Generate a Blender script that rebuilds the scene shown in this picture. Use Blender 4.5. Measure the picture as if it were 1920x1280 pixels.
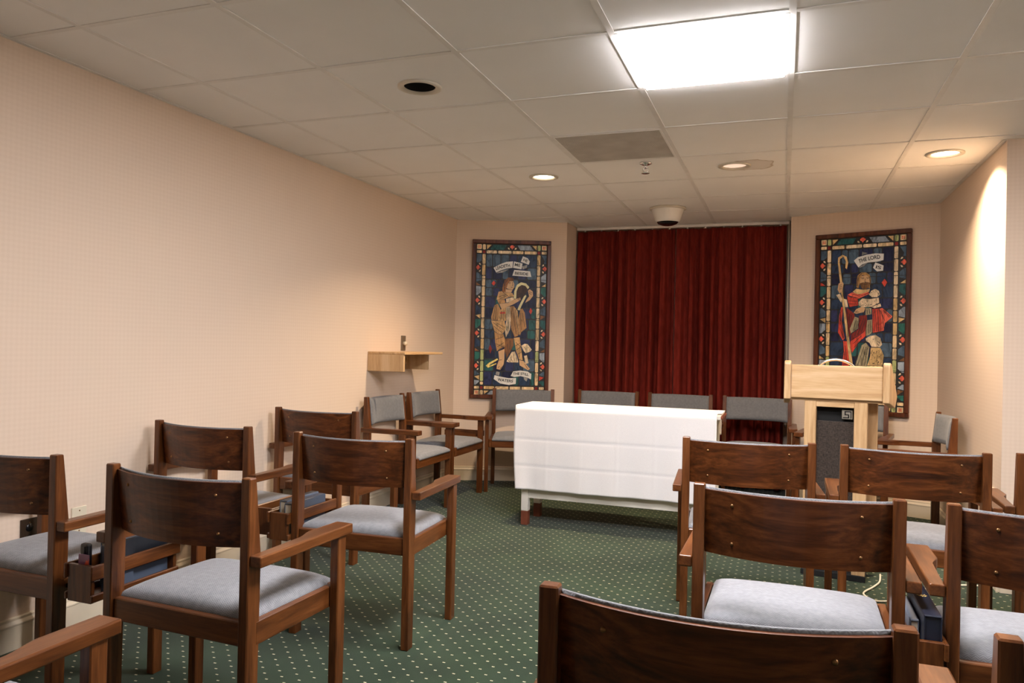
import bpy, bmesh, math, random
from mathutils import Vector, Matrix

random.seed(7)
scene = bpy.context.scene
for o in list(bpy.data.objects):
    bpy.data.objects.remove(o, do_unlink=True)
COL = scene.collection
PI = math.pi

# ------------------------------------------------------------------ camera
EYE = 1.225                     # eye height above the carpet
CEIL = 2.348                    # suspended ceiling height
def look(yaw, pitch, roll):
    fwd = Vector((-math.sin(yaw) * math.cos(pitch), math.cos(yaw) * math.cos(pitch), math.sin(pitch)))
    right = Vector((math.cos(yaw), math.sin(yaw), 0))
    up = right.cross(fwd)
    r2 = right * math.cos(roll) + up * math.sin(roll)
    u2 = -right * math.sin(roll) + up * math.cos(roll)
    m = Matrix((r2, u2, -fwd)).transposed().to_4x4()
    return m
cam_data = bpy.data.cameras.new('camera')
cam = bpy.data.objects.new('camera', cam_data)
COL.objects.link(cam)
cam.matrix_world = Matrix.Translation((0, 0, EYE)) @ look(0.347802, 0.0048157, 0.0218242)
cam_data.sensor_width = 36.0
cam_data.lens = 1409.07 * 36.0 / 1920.0
cam_data.clip_start = 0.02
scene.camera = cam

# ------------------------------------------------------------------ world, exposure
world = bpy.data.worlds.new('world')
scene.world = world
world.use_nodes = True
world.node_tree.nodes['Background'].inputs[0].default_value = (0.9, 0.93, 1.0, 1)
world.node_tree.nodes['Background'].inputs[1].default_value = 0.0
vs = scene.view_settings
vs.view_transform = 'Standard'
vs.look = 'None'
vs.gamma = 1.0
vs.use_curve_mapping = False
vs.exposure = 0.90

TROFFER_POWER = 9.0
CAN_POWER = 17.0
NEUTRAL = (0.99, 0.945, 0.985)
WARM = (1.0, 0.76, 0.52)

# ------------------------------------------------------------------ helpers
def lin(r, g, b):
    def f(c):
        c /= 255.0
        return c / 12.92 if c <= 0.04045 else ((c + 0.055) / 1.055) ** 2.4
    return (f(r), f(g), f(b), 1.0)

class NT:
    def __init__(self, name):
        self.m = bpy.data.materials.new(name)
        self.m.use_nodes = True
        self.t = self.m.node_tree
        self.b = self.t.nodes['Principled BSDF']
    def n(self, kind, **kw):
        nd = self.t.nodes.new(kind)
        for k, v in kw.items():
            setattr(nd, k, v)
        return nd
    def l(self, a, b):
        self.t.links.new(a, b)
    def math(self, op, a, b=None):
        nd = self.n('ShaderNodeMath', operation=op)
        for i, v in enumerate((a, b)):
            if v is None: continue
            if isinstance(v, (int, float)): nd.inputs[i].default_value = v
            else: self.l(v, nd.inputs[i])
        return nd.outputs[0]
    def mix(self, fac, a, b):
        nd = self.n('ShaderNodeMix', data_type='RGBA')
        for sock, v in ((nd.inputs[0], fac), (nd.inputs[6], a), (nd.inputs[7], b)):
            if isinstance(v, (int, float)): sock.default_value = v
            elif isinstance(v, tuple): sock.default_value = v
            else: self.l(v, sock)
        return nd.outputs[2]
    def ramp(self, fac, stops):
        nd = self.n('ShaderNodeValToRGB')
        el = nd.color_ramp.elements
        while len(el) < len(stops): el.new(0.5)
        for e, (p, c) in zip(el, stops):
            e.position = p; e.color = c
        self.l(fac, nd.inputs[0])
        return nd.outputs[0]
    def bump(self, h, strength, dist):
        nd = self.n('ShaderNodeBump')
        nd.inputs['Strength'].default_value = strength
        nd.inputs['Distance'].default_value = dist
        self.l(h, nd.inputs['Height'])
        self.l(nd.outputs[0], self.b.inputs['Normal'])
    def coords(self, scale=(1, 1, 1), rnd=0.0, kind='Object'):
        tc = self.n('ShaderNodeTexCoord')
        mp = self.n('ShaderNodeMapping')
        mp.inputs['Scale'].default_value = scale
        if rnd:
            oi = self.n('ShaderNodeObjectInfo')
            sc = self.n('ShaderNodeVectorMath', operation='SCALE')
            sc.inputs[0].default_value = (rnd, rnd * 1.7, rnd * 0.6)
            self.l(oi.outputs['Random'], sc.inputs['Scale'])
            ad = self.n('ShaderNodeVectorMath', operation='ADD')
            self.l(tc.outputs[kind], ad.inputs[0]); self.l(sc.outputs[0], ad.inputs[1])
            self.l(ad.outputs[0], mp.inputs['Vector'])
        else:
            self.l(tc.outputs[kind], mp.inputs['Vector'])
        return mp.outputs[0]
    def noise(self, vec, scale, detail=4, rough=0.55, dist=0.0):
        nd = self.n('ShaderNodeTexNoise')
        nd.inputs['Scale'].default_value = scale
        nd.inputs['Detail'].default_value = detail
        nd.inputs['Roughness'].default_value = rough
        nd.inputs['Distortion'].default_value = dist
        self.l(vec, nd.inputs['Vector'])
        return nd.outputs['Fac']
    def set(self, **kw):
        for k, v in kw.items():
            self.b.inputs[k.replace('_', ' ')].default_value = v
        return self

MAT = {}
def plain(name, col, rough=0.6, metal=0.0, spec=0.5, vary=0.0):
    t = NT(name)
    t.set(Roughness=rough, Metallic=metal)
    t.b.inputs['Specular IOR Level'].default_value = spec
    nz = t.noise(t.coords(rnd=3.0), 9.0, 3)
    d = tuple(c * (1.0 - vary) for c in col[:3]) + (1,)
    e = tuple(min(1, c * (1.0 + vary * 0.6)) for c in col[:3]) + (1,)
    t.l(t.ramp(nz, [(0.3, d), (0.7, e)]), t.b.inputs['Base Color'])
    MAT[name] = t.m
    return t.m

def wood(name, dark, mid, light, axis, rough=0.32, scale=1.0, rings=1.0, bump=0.12, coat=0.10):
    t = NT(name)
    sc = [26.0 * scale] * 3
    sc['xyz'.index(axis)] = 2.2 * scale
    v = t.coords(tuple(sc), rnd=5.0)
    n1 = t.noise(v, 1.0, 6, 0.62, 0.6 * rings)
    v2 = t.coords(tuple(s * 6 for s in sc), rnd=5.0)
    n2 = t.noise(v2, 1.0, 3, 0.6)
    f = t.math('ADD', t.math('MULTIPLY', n1, 0.75), t.math('MULTIPLY', n2, 0.25))
    t.l(t.ramp(f, [(0.34, dark), (0.5, mid), (0.66, light)]), t.b.inputs['Base Color'])
    t.set(Roughness=rough)
    t.b.inputs['Specular IOR Level'].default_value = 0.35
    t.b.inputs['Coat Weight'].default_value = coat
    t.b.inputs['Coat Roughness'].default_value = 0.25
    t.bump(f, bump, 0.002)
    MAT[name] = t.m

# stained oak of the chairs (grain along x, y, z), pine of lectern and shelf
D, M_, L_ = (0.042, 0.0120, 0.0030, 1), (0.104, 0.0325, 0.0080, 1), (0.175, 0.062, 0.018, 1)
for a in 'xyz':
    wood('oak_' + a, D, M_, L_, a)
wood('oak_veneer', (0.022, 0.0056, 0.0014, 1), (0.080, 0.0215, 0.0046, 1), (0.165, 0.051, 0.0125, 1), 'x', scale=0.8, rings=2.5, rough=0.36)
for a in 'xyz':
    wood('pine_' + a, (0.46, 0.27, 0.12, 1), (0.60, 0.39, 0.20, 1), (0.70, 0.50, 0.29, 1), a, rough=0.4, scale=0.7, rings=1.5, bump=0.05)
wood('frame_wood', (0.035, 0.010, 0.004, 1), (0.10, 0.028, 0.010, 1), (0.17, 0.055, 0.02, 1), 'z', rough=0.35)

def fabric(name, a, b, scale=1.0):
    t = NT(name)
    v = t.coords((1, 1, 1))
    sp = t.n('ShaderNodeSeparateXYZ'); t.l(v, sp.inputs[0])
    k = 2 * PI / (0.0075 * scale)
    zig = t.math('PINGPONG', sp.outputs[0], 0.009 * scale)
    h = t.math('SINE', t.math('MULTIPLY', t.math('ADD', t.math('ADD', sp.outputs[1], sp.outputs[2]), zig), k))
    nz = t.noise(v, 60.0, 3)
    f = t.math('ADD', t.math('MULTIPLY', h, 0.22), nz)
    t.l(t.ramp(f, [(0.25, a), (0.75, b)]), t.b.inputs['Base Color'])
    t.set(Roughness=0.85)
    t.b.inputs['Sheen Weight'].default_value = 0.25
    t.b.inputs['Specular IOR Level'].default_value = 0.25
    t.bump(h, 0.18, 0.0012)
    MAT[name] = t.m
fabric('seat_fabric', (0.165, 0.173, 0.190, 1), (0.250, 0.258, 0.278, 1))
fabric('back_fabric', (0.140, 0.145, 0.156, 1), (0.205, 0.210, 0.220, 1))

# wallpaper: cream with a small woven lozenge
def wallpaper():
    t = NT('wallpaper')
    v = t.coords()
    sp = t.n('ShaderNodeSeparateXYZ'); t.l(v, sp.inputs[0])
    a = t.math('ADD', sp.outputs[0], sp.outputs[1])
    k = 2 * PI / 0.042
    s1 = t.math('SINE', t.math('MULTIPLY', t.math('ADD', a, sp.outputs[2]), k))
    s2 = t.math('SINE', t.math('MULTIPLY', t.math('SUBTRACT', a, sp.outputs[2]), k))
    p = t.math('MULTIPLY', s1, s2)
    p = t.math('ADD', t.math('MULTIPLY', p, 0.5), 0.5)
    t.l(t.ramp(p, [(0.2, (0.735, 0.588, 0.462, 1)), (0.8, (0.760, 0.614, 0.488, 1))]), t.b.inputs['Base Color'])
    t.set(Roughness=0.62)
    t.b.inputs['Specular IOR Level'].default_value = 0.3
    t.bump(p, 0.03, 0.001)
    MAT['wallpaper'] = t.m
wallpaper()

def carpet():
    t = NT('carpet')
    v = t.coords()
    sp = t.n('ShaderNodeSeparateXYZ'); t.l(v, sp.inputs[0])
    P = 0.0755
    def dots(ox, oy):
        fx = t.math('SUBTRACT', t.math('FRACT', t.math('ADD', t.math('DIVIDE', sp.outputs[0], P), ox)), 0.5)
        fy = t.math('SUBTRACT', t.math('FRACT', t.math('ADD', t.math('DIVIDE', sp.outputs[1], P), oy)), 0.5)
        # a pin dot is two slanted tufts side by side
        sx = t.math('SUBTRACT', t.math('ABSOLUTE', fx), 0.036)
        r = t.math('ADD', t.math('MULTIPLY', sx, sx), t.math('MULTIPLY', t.math('MULTIPLY', fy, fy), 1.1))
        return t.math('LESS_THAN', r, 0.0019)
    d = t.math('MAXIMUM', dots(0.0, 0.0), dots(0.5, 0.5))
    n1 = t.noise(v, 3.0, 4)
    n2 = t.noise(v, 420.0, 2, 0.7)
    f = t.math('ADD', t.math('MULTIPLY', n1, 0.55), t.math('MULTIPLY', n2, 0.45))
    g = t.ramp(f, [(0.3, (0.007, 0.017, 0.008, 1)), (0.7, (0.027, 0.054, 0.025, 1))])
    nd = t.noise(v, 300.0, 2)
    tuft = t.ramp(nd, [(0.3, (0.42, 0.38, 0.22, 1)), (0.7, (0.72, 0.68, 0.48, 1))])
    t.l(t.mix(d, g, tuft), t.b.inputs['Base Color'])
    t.set(Roughness=0.95)
    t.b.inputs['Specular IOR Level'].default_value = 0.1
    t.b.inputs['Sheen Weight'].default_value = 0.15
    t.bump(n2, 0.5, 0.004)
    MAT['carpet'] = t.m
carpet()

def tile_mat(name, stain=False):
    t = NT(name)
    v = t.coords(rnd=0.0 if stain else 2.0)
    n1 = t.noise(v, 260.0, 3, 0.7)
    n0 = t.noise(v, 2.5, 3)
    base = t.ramp(n0, [(0.3, (0.88, 0.865, 0.845, 1)), (0.7, (0.915, 0.90, 0.88, 1))])
    if stain:
        sp = t.n('ShaderNodeVectorMath', operation='LENGTH')
        ad = t.n('ShaderNodeVectorMath', operation='ADD'); t.l(v, ad.inputs[0]); ad.inputs[1].default_value = stain
        t.l(ad.outputs[0], sp.inputs[0])
        wob = t.math('ADD', sp.outputs['Value'], t.math('MULTIPLY', t.math('SUBTRACT', t.noise(v, 9.0, 3), 0.5), 0.10))
        ring = t.ramp(wob, [(0.0, (0.35,) * 3 + (1,)), (0.112, (0.40,) * 3 + (1,)), (0.126, (0.95,) * 3 + (1,)), (0.136, (0, 0, 0, 1))])
        base = t.mix(t.math('MULTIPLY', ring, 0.75), base, (0.33, 0.22, 0.12, 1))
    t.l(base, t.b.inputs['Base Color'])
    t.set(Roughness=0.9)
    t.b.inputs['Specular IOR Level'].default_value = 0.15
    t.bump(n1, 0.12, 0.002)
    MAT[name] = t.m
tile_mat('ceiling_tile')
plain('grid_paint', (0.82, 0.80, 0.77, 1), 0.5, vary=0.06)
plain('cream_trim', (0.72, 0.62, 0.47, 1), 0.4, vary=0.05)
plain('white_paint', (0.74, 0.71, 0.64, 1), 0.4, vary=0.06)
plain('brown_foot', (0.20, 0.055, 0.028, 1), 0.45, vary=0.25)
plain('white_metal', (0.78, 0.76, 0.72, 1), 0.35, vary=0.03)
plain('ring_metal', (0.66, 0.60, 0.50, 1), 0.35, vary=0.05)
plain('can_black', (0.006, 0.005, 0.005, 1), 0.5)
plain('black_plastic', (0.008, 0.008, 0.009, 1), 0.25)
plain('ivory_plastic', (0.74, 0.66, 0.50, 1), 0.35, vary=0.03)
plain('dome_white', (0.80, 0.77, 0.71, 1), 0.35, vary=0.03)
plain('bronze_plate', (0.17, 0.125, 0.085, 1), 0.35, vary=0.1)
plain('brown_plastic', (0.055, 0.035, 0.022, 1), 0.3, vary=0.1)
plain('chrome', (0.75, 0.75, 0.76, 1), 0.18, metal=1.0)
plain('brass', (0.45, 0.30, 0.14, 1), 0.3, metal=1.0)
plain('screw_metal', (0.30, 0.16, 0.07, 1), 0.35, metal=0.9)
plain('cable_white', (0.66, 0.62, 0.50, 1), 0.4)
plain('lead', (0.012, 0.010, 0.008, 1), 0.45, vary=0.2)
plain('page_paper', (0.62, 0.56, 0.44, 1), 0.8, vary=0.1)
plain('book_slate', (0.055, 0.072, 0.105, 1), 0.4, vary=0.12)
plain('book_steel', (0.12, 0.145, 0.19, 1), 0.42, vary=0.12)
plain('book_navy', (0.014, 0.018, 0.034, 1), 0.35, vary=0.15)
plain('book_black', (0.010, 0.010, 0.012, 1), 0.3, vary=0.15)
plain('gold_foil', (0.70, 0.48, 0.16, 1), 0.3, metal=0.9)
plain('card_violet', (0.20, 0.08, 0.17, 1), 0.35, vary=0.3)
plain('card_red', (0.80, 0.10, 0.04, 1), 0.35, vary=0.2)
plain('card_yellow', (0.80, 0.60, 0.08, 1), 0.35, vary=0.2)
plain('badge_metal', (0.36, 0.33, 0.27, 1), 0.35, metal=0.6, vary=0.1)
plain('dark_cloth', (0.006, 0.006, 0.006, 1), 0.9)
plain('rubber_base', (0.02, 0.018, 0.015, 1), 0.6)

def grille_cloth():
    t = NT('grille_cloth')
    v = t.coords()
    n1 = t.noise(t.coords((1, 1, 0.15)), 420.0, 2)
    n2 = t.noise(t.coords((0.15, 1, 1)), 420.0, 2)
    f = t.math('MULTIPLY', t.math('ADD', n1, n2), 0.5)
    t.l(t.ramp(f, [(0.4, (0.016, 0.011, 0.008, 1)), (0.62, (0.068, 0.048, 0.036, 1))]), t.b.inputs['Base Color'])
    t.set(Roughness=0.9)
    t.bump(f, 0.4, 0.002)
    MAT['grille_cloth'] = t.m
grille_cloth()

def vent_mat():
    t = NT('vent_perforated')
    v = t.coords()
    sp = t.n('ShaderNodeSeparateXYZ'); t.l(v, sp.inputs[0])
    P = 0.0125
    def dots(ox):
        fx = t.math('SUBTRACT', t.math('FRACT', t.math('ADD', t.math('DIVIDE', sp.outputs[0], P), ox)), 0.5)
        fy = t.math('SUBTRACT', t.math('FRACT', t.math('ADD', t.math('DIVIDE', sp.outputs[1], P), ox)), 0.5)
        r = t.math('ADD', t.math('MULTIPLY', fx, fx), t.math('MULTIPLY', fy, fy))
        return t.math('LESS_THAN', r, 0.075)
    d = t.math('MAXIMUM', dots(0.0), dots(0.5))
    soot = t.noise(v, 7.0, 3)
    paint = t.ramp(soot, [(0.35, (0.55, 0.51, 0.46, 1)), (0.65, (0.74, 0.70, 0.64, 1))])
    t.l(t.mix(d, paint, (0.30, 0.28, 0.25, 1)), t.b.inputs['Base Color'])
    t.set(Roughness=0.6)
    MAT['vent_perforated'] = t.m
vent_mat()

def velvet():
    t = NT('red_velvet')
    v = t.coords((1, 1, 0.25))
    n = t.noise(v, 40.0, 3)
    t.l(t.ramp(n, [(0.3, (0.270, 0.030, 0.020, 1)), (0.7, (0.430, 0.050, 0.032, 1))]), t.b.inputs['Base Color'])
    t.set(Roughness=0.85)
    t.b.inputs['Specular IOR Level'].default_value = 0.15
    MAT['red_velvet'] = t.m
velvet()

def linen():
    t = NT('white_linen')
    n = t.noise(t.coords(), 350.0, 2)
    t.l(t.ramp(n, [(0.3, (0.76, 0.75, 0.76, 1)), (0.7, (0.84, 0.83, 0.84, 1))]), t.b.inputs['Base Color'])
    t.set(Roughness=0.8)
    t.b.inputs['Specular IOR Level'].default_value = 0.25
    t.bump(n, 0.08, 0.001)
    MAT['white_linen'] = t.m
linen()

def emit(name, col, strength):
    t = NT(name)
    t.set(Roughness=0.4)
    t.b.inputs['Base Color'].default_value = (0.8, 0.8, 0.8, 1)
    t.b.inputs['Emission Color'].default_value = col + (1,)
    t.b.inputs['Emission Strength'].default_value = strength
    MAT[name] = t.m
emit('troffer_lens', (1.0, 0.96, 0.97), 26.0)
emit('can_lens_bright', (1.0, 0.83, 0.60), 5.0)
emit('can_lens_dim', (1.0, 0.68, 0.50), 0.42)

def link(name, me, mat, parent=None, loc=None, rot=None):
    o = bpy.data.objects.new(name, me)
    COL.objects.link(o)
    if mat is not None and len(me.materials) == 0:
        me.materials.append(MAT[mat] if isinstance(mat, str) else mat)
    if parent is not None: o.parent = parent
    if loc is not None: o.location = loc
    if rot is not None: o.rotation_euler = rot
    return o

def mesh_of(bm, name, smooth=False):
    bmesh.ops.recalc_face_normals(bm, faces=bm.faces)
    me = bpy.data.meshes.new(name)
    bm.to_mesh(me); bm.free()
    if smooth:
        for p in me.polygons: p.use_smooth = True
    return me

def tag(o, label=None, cat=None, group=None, kind=None):
    if label: o['label'] = label
    if cat: o['category'] = cat
    if group: o['group'] = group
    if kind: o['kind'] = kind
    return o

def empty(name, loc=(0, 0, 0), rz=0.0):
    o = bpy.data.objects.new(name, None)
    COL.objects.link(o)
    o.empty_display_size = 0.1
    o.location = loc
    o.rotation_euler = (0, 0, rz)
    return o

def add_box(bm, x0, x1, y0, y1, z0, z1, bev=0.0, seg=1):
    vs_ = [bm.verts.new(p) for p in ((x0, y0, z0), (x1, y0, z0), (x1, y1, z0), (x0, y1, z0), (x0, y0, z1), (x1, y0, z1), (x1, y1, z1), (x0, y1, z1))]
    fs = [(0, 3, 2, 1), (4, 5, 6, 7), (0, 1, 5, 4), (1, 2, 6, 5), (2, 3, 7, 6), (3, 0, 4, 7)]
    faces = [bm.faces.new([vs_[i] for i in f]) for f in fs]
    if bev > 0:
        es = list({e for f in faces for e in f.edges})
        bmesh.ops.bevel(bm, geom=es, offset=bev, segments=seg, affect='EDGES', profile=0.5)

def box_mesh(name, x0, x1, y0, y1, z0, z1, bev=0.0, seg=1):
    bm = bmesh.new(); add_box(bm, x0, x1, y0, y1, z0, z1, bev, seg)
    return mesh_of(bm, name)

def prism_mesh(name, pts, axis, a0, a1, bev=0.0, seg=1):
    """extrude a 2-D outline along an axis; pts are the other two coordinates in xyz order"""
    bm = bmesh.new()
    def mk(p, a):
        if axis == 'x': return (a, p[0], p[1])
        if axis == 'y': return (p[0], a, p[1])
        return (p[0], p[1], a)
    A = [bm.verts.new(mk(p, a0)) for p in pts]
    B = [bm.verts.new(mk(p, a1)) for p in pts]
    bm.faces.new(A); bm.faces.new(list(reversed(B)))
    n = len(pts)
    for i in range(n):
        bm.faces.new((A[i], B[i], B[(i + 1) % n], A[(i + 1) % n]))
    if bev > 0:
        bmesh.ops.bevel(bm, geom=list(bm.edges), offset=bev, segments=seg, affect='EDGES', profile=0.5)
    return mesh_of(bm, name)

def lathe_mesh(name, prof, seg=32, smooth=True, cap=False):
    """profile of (radius, z) turned about z"""
    bm = bmesh.new()
    rings = []
    for r, z in prof:
        if r < 1e-6:
            rings.append([bm.verts.new((0, 0, z))])
        else:
            rings.append([bm.verts.new((r * math.cos(2 * PI * i / seg), r * math.sin(2 * PI * i / seg), z)) for i in range(seg)])
    for a, b in zip(rings[:-1], rings[1:]):
        for i in range(seg):
            j = (i + 1) % seg
            if len(a) == 1: bm.faces.new((a[0], b[i], b[j]))
            elif len(b) == 1: bm.faces.new((a[i], a[j], b[0]))
            else: bm.faces.new((a[i], a[j], b[j], b[i]))
    return mesh_of(bm, name, smooth)

def tube_mesh(name, pts, r, seg=8):
    bm = bmesh.new()
    pts = [Vector(p) for p in pts]
    rings = []
    up = Vector((0, 0, 1))
    for i, p in enumerate(pts):
        d = (pts[min(i + 1, len(pts) - 1)] - pts[max(i - 1, 0)]).normalized()
        s = d.cross(up)
        if s.length < 1e-3: s = d.cross(Vector((0, 1, 0)))
        s.normalize(); u = s.cross(d).normalized()
        rings.append([bm.verts.new(p + s * r * math.cos(2 * PI * k / seg) + u * r * math.sin(2 * PI * k / seg)) for k in range(seg)])
    for a, b in zip(rings[:-1], rings[1:]):
        for k in range(seg):
            bm.faces.new((a[k], a[(k + 1) % seg], b[(k + 1) % seg], b[k]))
    bm.faces.new(rings[0]); bm.faces.new(list(reversed(rings[-1])))
    return mesh_of(bm, name, True)

def smooth_path(ctrl, n=12):
    out = []
    P = [Vector(c) for c in ctrl]
    for i in range(len(P) - 1):
        p0, p1, p2, p3 = P[max(i - 1, 0)], P[i], P[i + 1], P[min(i + 2, len(P) - 1)]
        for k in range(n):
            t = k / n
            out.append(0.5 * ((2 * p1) + (-p0 + p2) * t + (2 * p0 - 5 * p1 + 4 * p2 - p3) * t * t + (-p0 + 3 * p1 - 3 * p2 + p3) * t ** 3))
    out.append(P[-1])
    return out

# ------------------------------------------------------------------ room shell
XL = -2.80                                  # left wall
LP0, LP1 = (XL, 6.20), (-1.875, 6.574)      # angled wall on the left of the curtain
RP0, RP1 = (0.035, 6.695), (1.07, 6.304)    # angled wall on the right of the curtain
NICHE_X, NICHE_Y = 1.07, 4.54
XR, YB, YC = 3.1, -2.4, 7.06

def structure(name, me, mat):
    return tag(link(name, me, mat), kind='structure')

def wall_between(name, a, b, th=0.1, z0=0.0, z1=CEIL + 0.25, mat='wallpaper'):
    """a wall whose room face runs from a to b, thickness to the left of the direction"""
    d = Vector((b[0] - a[0], b[1] - a[1])); d.normalize()
    n = Vector((-d.y, d.x)) * th
    pts = [a, b, (b[0] + n.x, b[1] + n.y), (a[0] + n.x, a[1] + n.y)]
    return structure(name, prism_mesh(name, pts, 'z', z0, z1), mat)

structure('floor', box_mesh('floor', XL - 0.2, XR + 0.2, YB - 0.2, YC + 0.2, -0.08, 0.0), 'carpet')
wall_between('wall_left', (XL, YB), (XL, LP0[1]))
wall_between('wall_back_left', LP0, LP1)
wall_between('wall_back_right', RP0, RP1)
wall_between('wall_recess_left', (LP1[0], LP1[1]), (LP1[0], YC))
wall_between('wall_recess_right', (RP0[0], YC), RP0)
wall_between('wall_back', (LP1[0], YC), (RP0[0], YC))
wall_between('wall_right_niche', RP1, (NICHE_X, NICHE_Y + 0.1), th=0.08)
wall_between('wall_right_front', (NICHE_X, NICHE_Y), (XR, NICHE_Y))
wall_between('wall_right', (XR, NICHE_Y), (XR, YB))
wall_between('wall_rear', (XR, YB), (XL, YB))

def baseboard(name, a, b):
    """two-step cream baseboard on the room side of a wall running a -> b"""
    d = Vector((b[0] - a[0], b[1] - a[1])); ln = d.length; d.normalize()
    prof = [(0, 0), (0.014, 0), (0.014, 0.092), (0.017, 0.094), (0.017, 0.10), (0.009, 0.112), (0.009, 0.121), (0.004, 0.126), (0, 0.126)]
    bm = bmesh.new()
    nrm = Vector((d.y, -d.x))
    R = []
    for s in (0.0, ln):
        R.append([bm.verts.new((a[0] + d.x * s + nrm.x * p[0], a[1] + d.y * s + nrm.y * p[0], p[1])) for p in prof])
    n = len(prof)
    for i in range(n):
        bm.faces.new((R[0][i], R[0][(i + 1) % n], R[1][(i + 1) % n], R[1][i]))
    bm.faces.new(R[0]); bm.faces.new(list(reversed(R[1])))
    structure(name, mesh_of(bm, name), 'cream_trim')
baseboard('baseboard_left', (XL, YB), (XL, LP0[1]))
baseboard('baseboard_back_left', LP0, LP1)
baseboard('baseboard_back_right', RP0, RP1)
baseboard('baseboard_niche', RP1, (NICHE_X, NICHE_Y))
baseboard('baseboard_front', (NICHE_X, NICHE_Y), (XR, NICHE_Y))
baseboard('baseboard_right', (XR, NICHE_Y), (XR, YB))

# ------------------------------------------------------------------ suspended ceiling
T = 0.6096
GX, GY = 0.0056, 2.636                       # one crossing of the grid
BAR = 0.024
ceiling = structure('ceiling', box_mesh('ceiling', XL - 0.2, XR + 0.2, YB - 0.2, YC + 0.2, CEIL + 0.17, CEIL + 0.22), 'ceiling_tile')
holes = {(-3, 0): (-1.528, 2.954), (-3, 3): (-1.529, 4.770), (-1, 3): (-0.307, 4.770), (1, 3): (0.826, 4.770)}
HOLE_R = 0.083
tile_cache = {}
def tile_mesh(w, d, hole=None):
    key = (round(w, 3), round(d, 3), hole)
    if key in tile_cache: return tile_cache[key]
    bm = bmesh.new()
    if hole is None:
        add_box(bm, 0, w, 0, d, 0, 0.016, 0.003)
    else:
        cx, cy = hole
        angs = sorted([2 * PI * (i + 0.5) / 48 - PI for i in range(48)] + [math.atan2(py - cy, px - cx) for px in (0, w) for py in (0, d)])
        n = len(angs)
        inner, outer = [], []
        for a in angs:
            dx, dy = math.cos(a), math.sin(a)
            t = min(((w - cx) if dx > 0 else cx) / max(abs(dx), 1e-6), ((d - cy) if dy > 0 else cy) / max(abs(dy), 1e-6))
            inner.append((cx + HOLE_R * dx, cy + HOLE_R * dy)); outer.append((cx + t * dx, cy + t * dy))
        for z in (0.0, 0.016):
            I = [bm.verts.new((p[0], p[1], z)) for p in inner]
            O = [bm.verts.new((p[0], p[1], z)) for p in outer]
            for i in range(n):
                j = (i + 1) % n
                bm.faces.new((I[i], I[j], O[j], O[i]))
    me = mesh_of(bm, 'tile')
    tile_cache[key] = me
    return me
tile_mat('ceiling_tile_stained', stain=(-0.39, -0.305, 0.0))
def ceiling_depth_limit(x0, x1): return YC
i0, i1 = -5, 5
j0, j1 = -9, 7
for i in range(i0, i1 + 1):
    for j in range(j0, j1 + 1):
        x0, x1 = GX + i * T + BAR / 2 - 0.004, GX + (i + 1) * T - BAR / 2 + 0.004
        y0, y1 = GY + j * T + BAR / 2 - 0.004, GY + (j + 1) * T - BAR / 2 + 0.004
        x0, x1, y0, y1 = max(x0, XL), min(x1, XR), max(y0, YB), min(y1, YC)
        if x1 - x0 < 0.02 or y1 - y0 < 0.02: continue
        if x0 > NICHE_X + 0.1 and y0 > NICHE_Y + 0.12: continue
        if (i, j) in ((-1, 0), (-1, -2), (3, -2), (-2, 2)): continue      # the light panel and the return-air grille
        h = holes.get((i, j))
        me = tile_mesh(x1 - x0, y1 - y0, (round(h[0] - x0, 3), round(h[1] - y0, 3)) if h else None)
        o = link('ceiling_tile', me, 'ceiling_tile', ceiling, (x0, y0, CEIL + 0.003 + random.uniform(-0.0008, 0.0008)))
        if (i, j) == (-1, 3):
            me2 = me.copy(); me2.materials.clear(); me2.materials.append(MAT['ceiling_tile_stained']); o.data = me2
# inverted-T grid: main runners along the room, short cross tees between them
def tee(w, ln):
    bm = bmesh.new()
    add_box(bm, -w / 2, w / 2, 0, ln, 0, 0.003)
    add_box(bm, -0.003, 0.003, 0, ln, 0.003, 0.035)
    return mesh_of(bm, 'grid_bar')
for i in range(i0, i1 + 2):
    x = GX + i * T
    if x < XL + 0.02 or x > XR - 0.02: continue
    yend = YC if x < NICHE_X + 0.05 else NICHE_Y
    link('main_runner', tee(BAR, yend - YB), 'grid_paint', ceiling, (x, YB, CEIL))
cross = tee(BAR * 0.9, T - BAR)
cross_end = {}
for i in range(i0, i1 + 1):
    for j in range(j0, j1 + 2):
        y = GY + j * T
        if y < YB + 0.02 or y > YC - 0.02: continue
        x0 = GX + i * T + BAR / 2
        x1 = x0 + T - BAR
        x0, x1 = max(x0, XL), min(x1, XR)
        if x1 - x0 < 0.02: continue
        if x0 > NICHE_X and y > NICHE_Y: continue
        ln = round(x1 - x0, 3)
        if abs(ln - (T - BAR)) < 0.002: me = cross
        else:
            if ln not in cross_end: cross_end[ln] = tee(BAR * 0.9, ln)
            me = cross_end[ln]
        link('cross_tee', me, 'grid_paint', ceiling, (x1, y, CEIL), (0, 0, PI / 2))
# wall angle along the left wall and the two angled walls
def wall_angle(name, a, b):
    d = Vector((b[0] - a[0], b[1] - a[1])); ln = d.length; d.normalize()
    n = Vector((d.y, -d.x)) * 0.02
    pts = [a, b, (b[0] + n.x, b[1] + n.y), (a[0] + n.x, a[1] + n.y)]
    structure(name, prism_mesh(name, pts, 'z', CEIL - 0.001, CEIL + 0.002), 'grid_paint')
wall_angle('trim_1', (XL, YB), (XL, LP0[1]))
wall_angle('trim_2', LP0, LP1)
wall_angle('trim_3', RP0, RP1)
wall_angle('trim_4', RP1, (NICHE_X, NICHE_Y))

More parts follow.
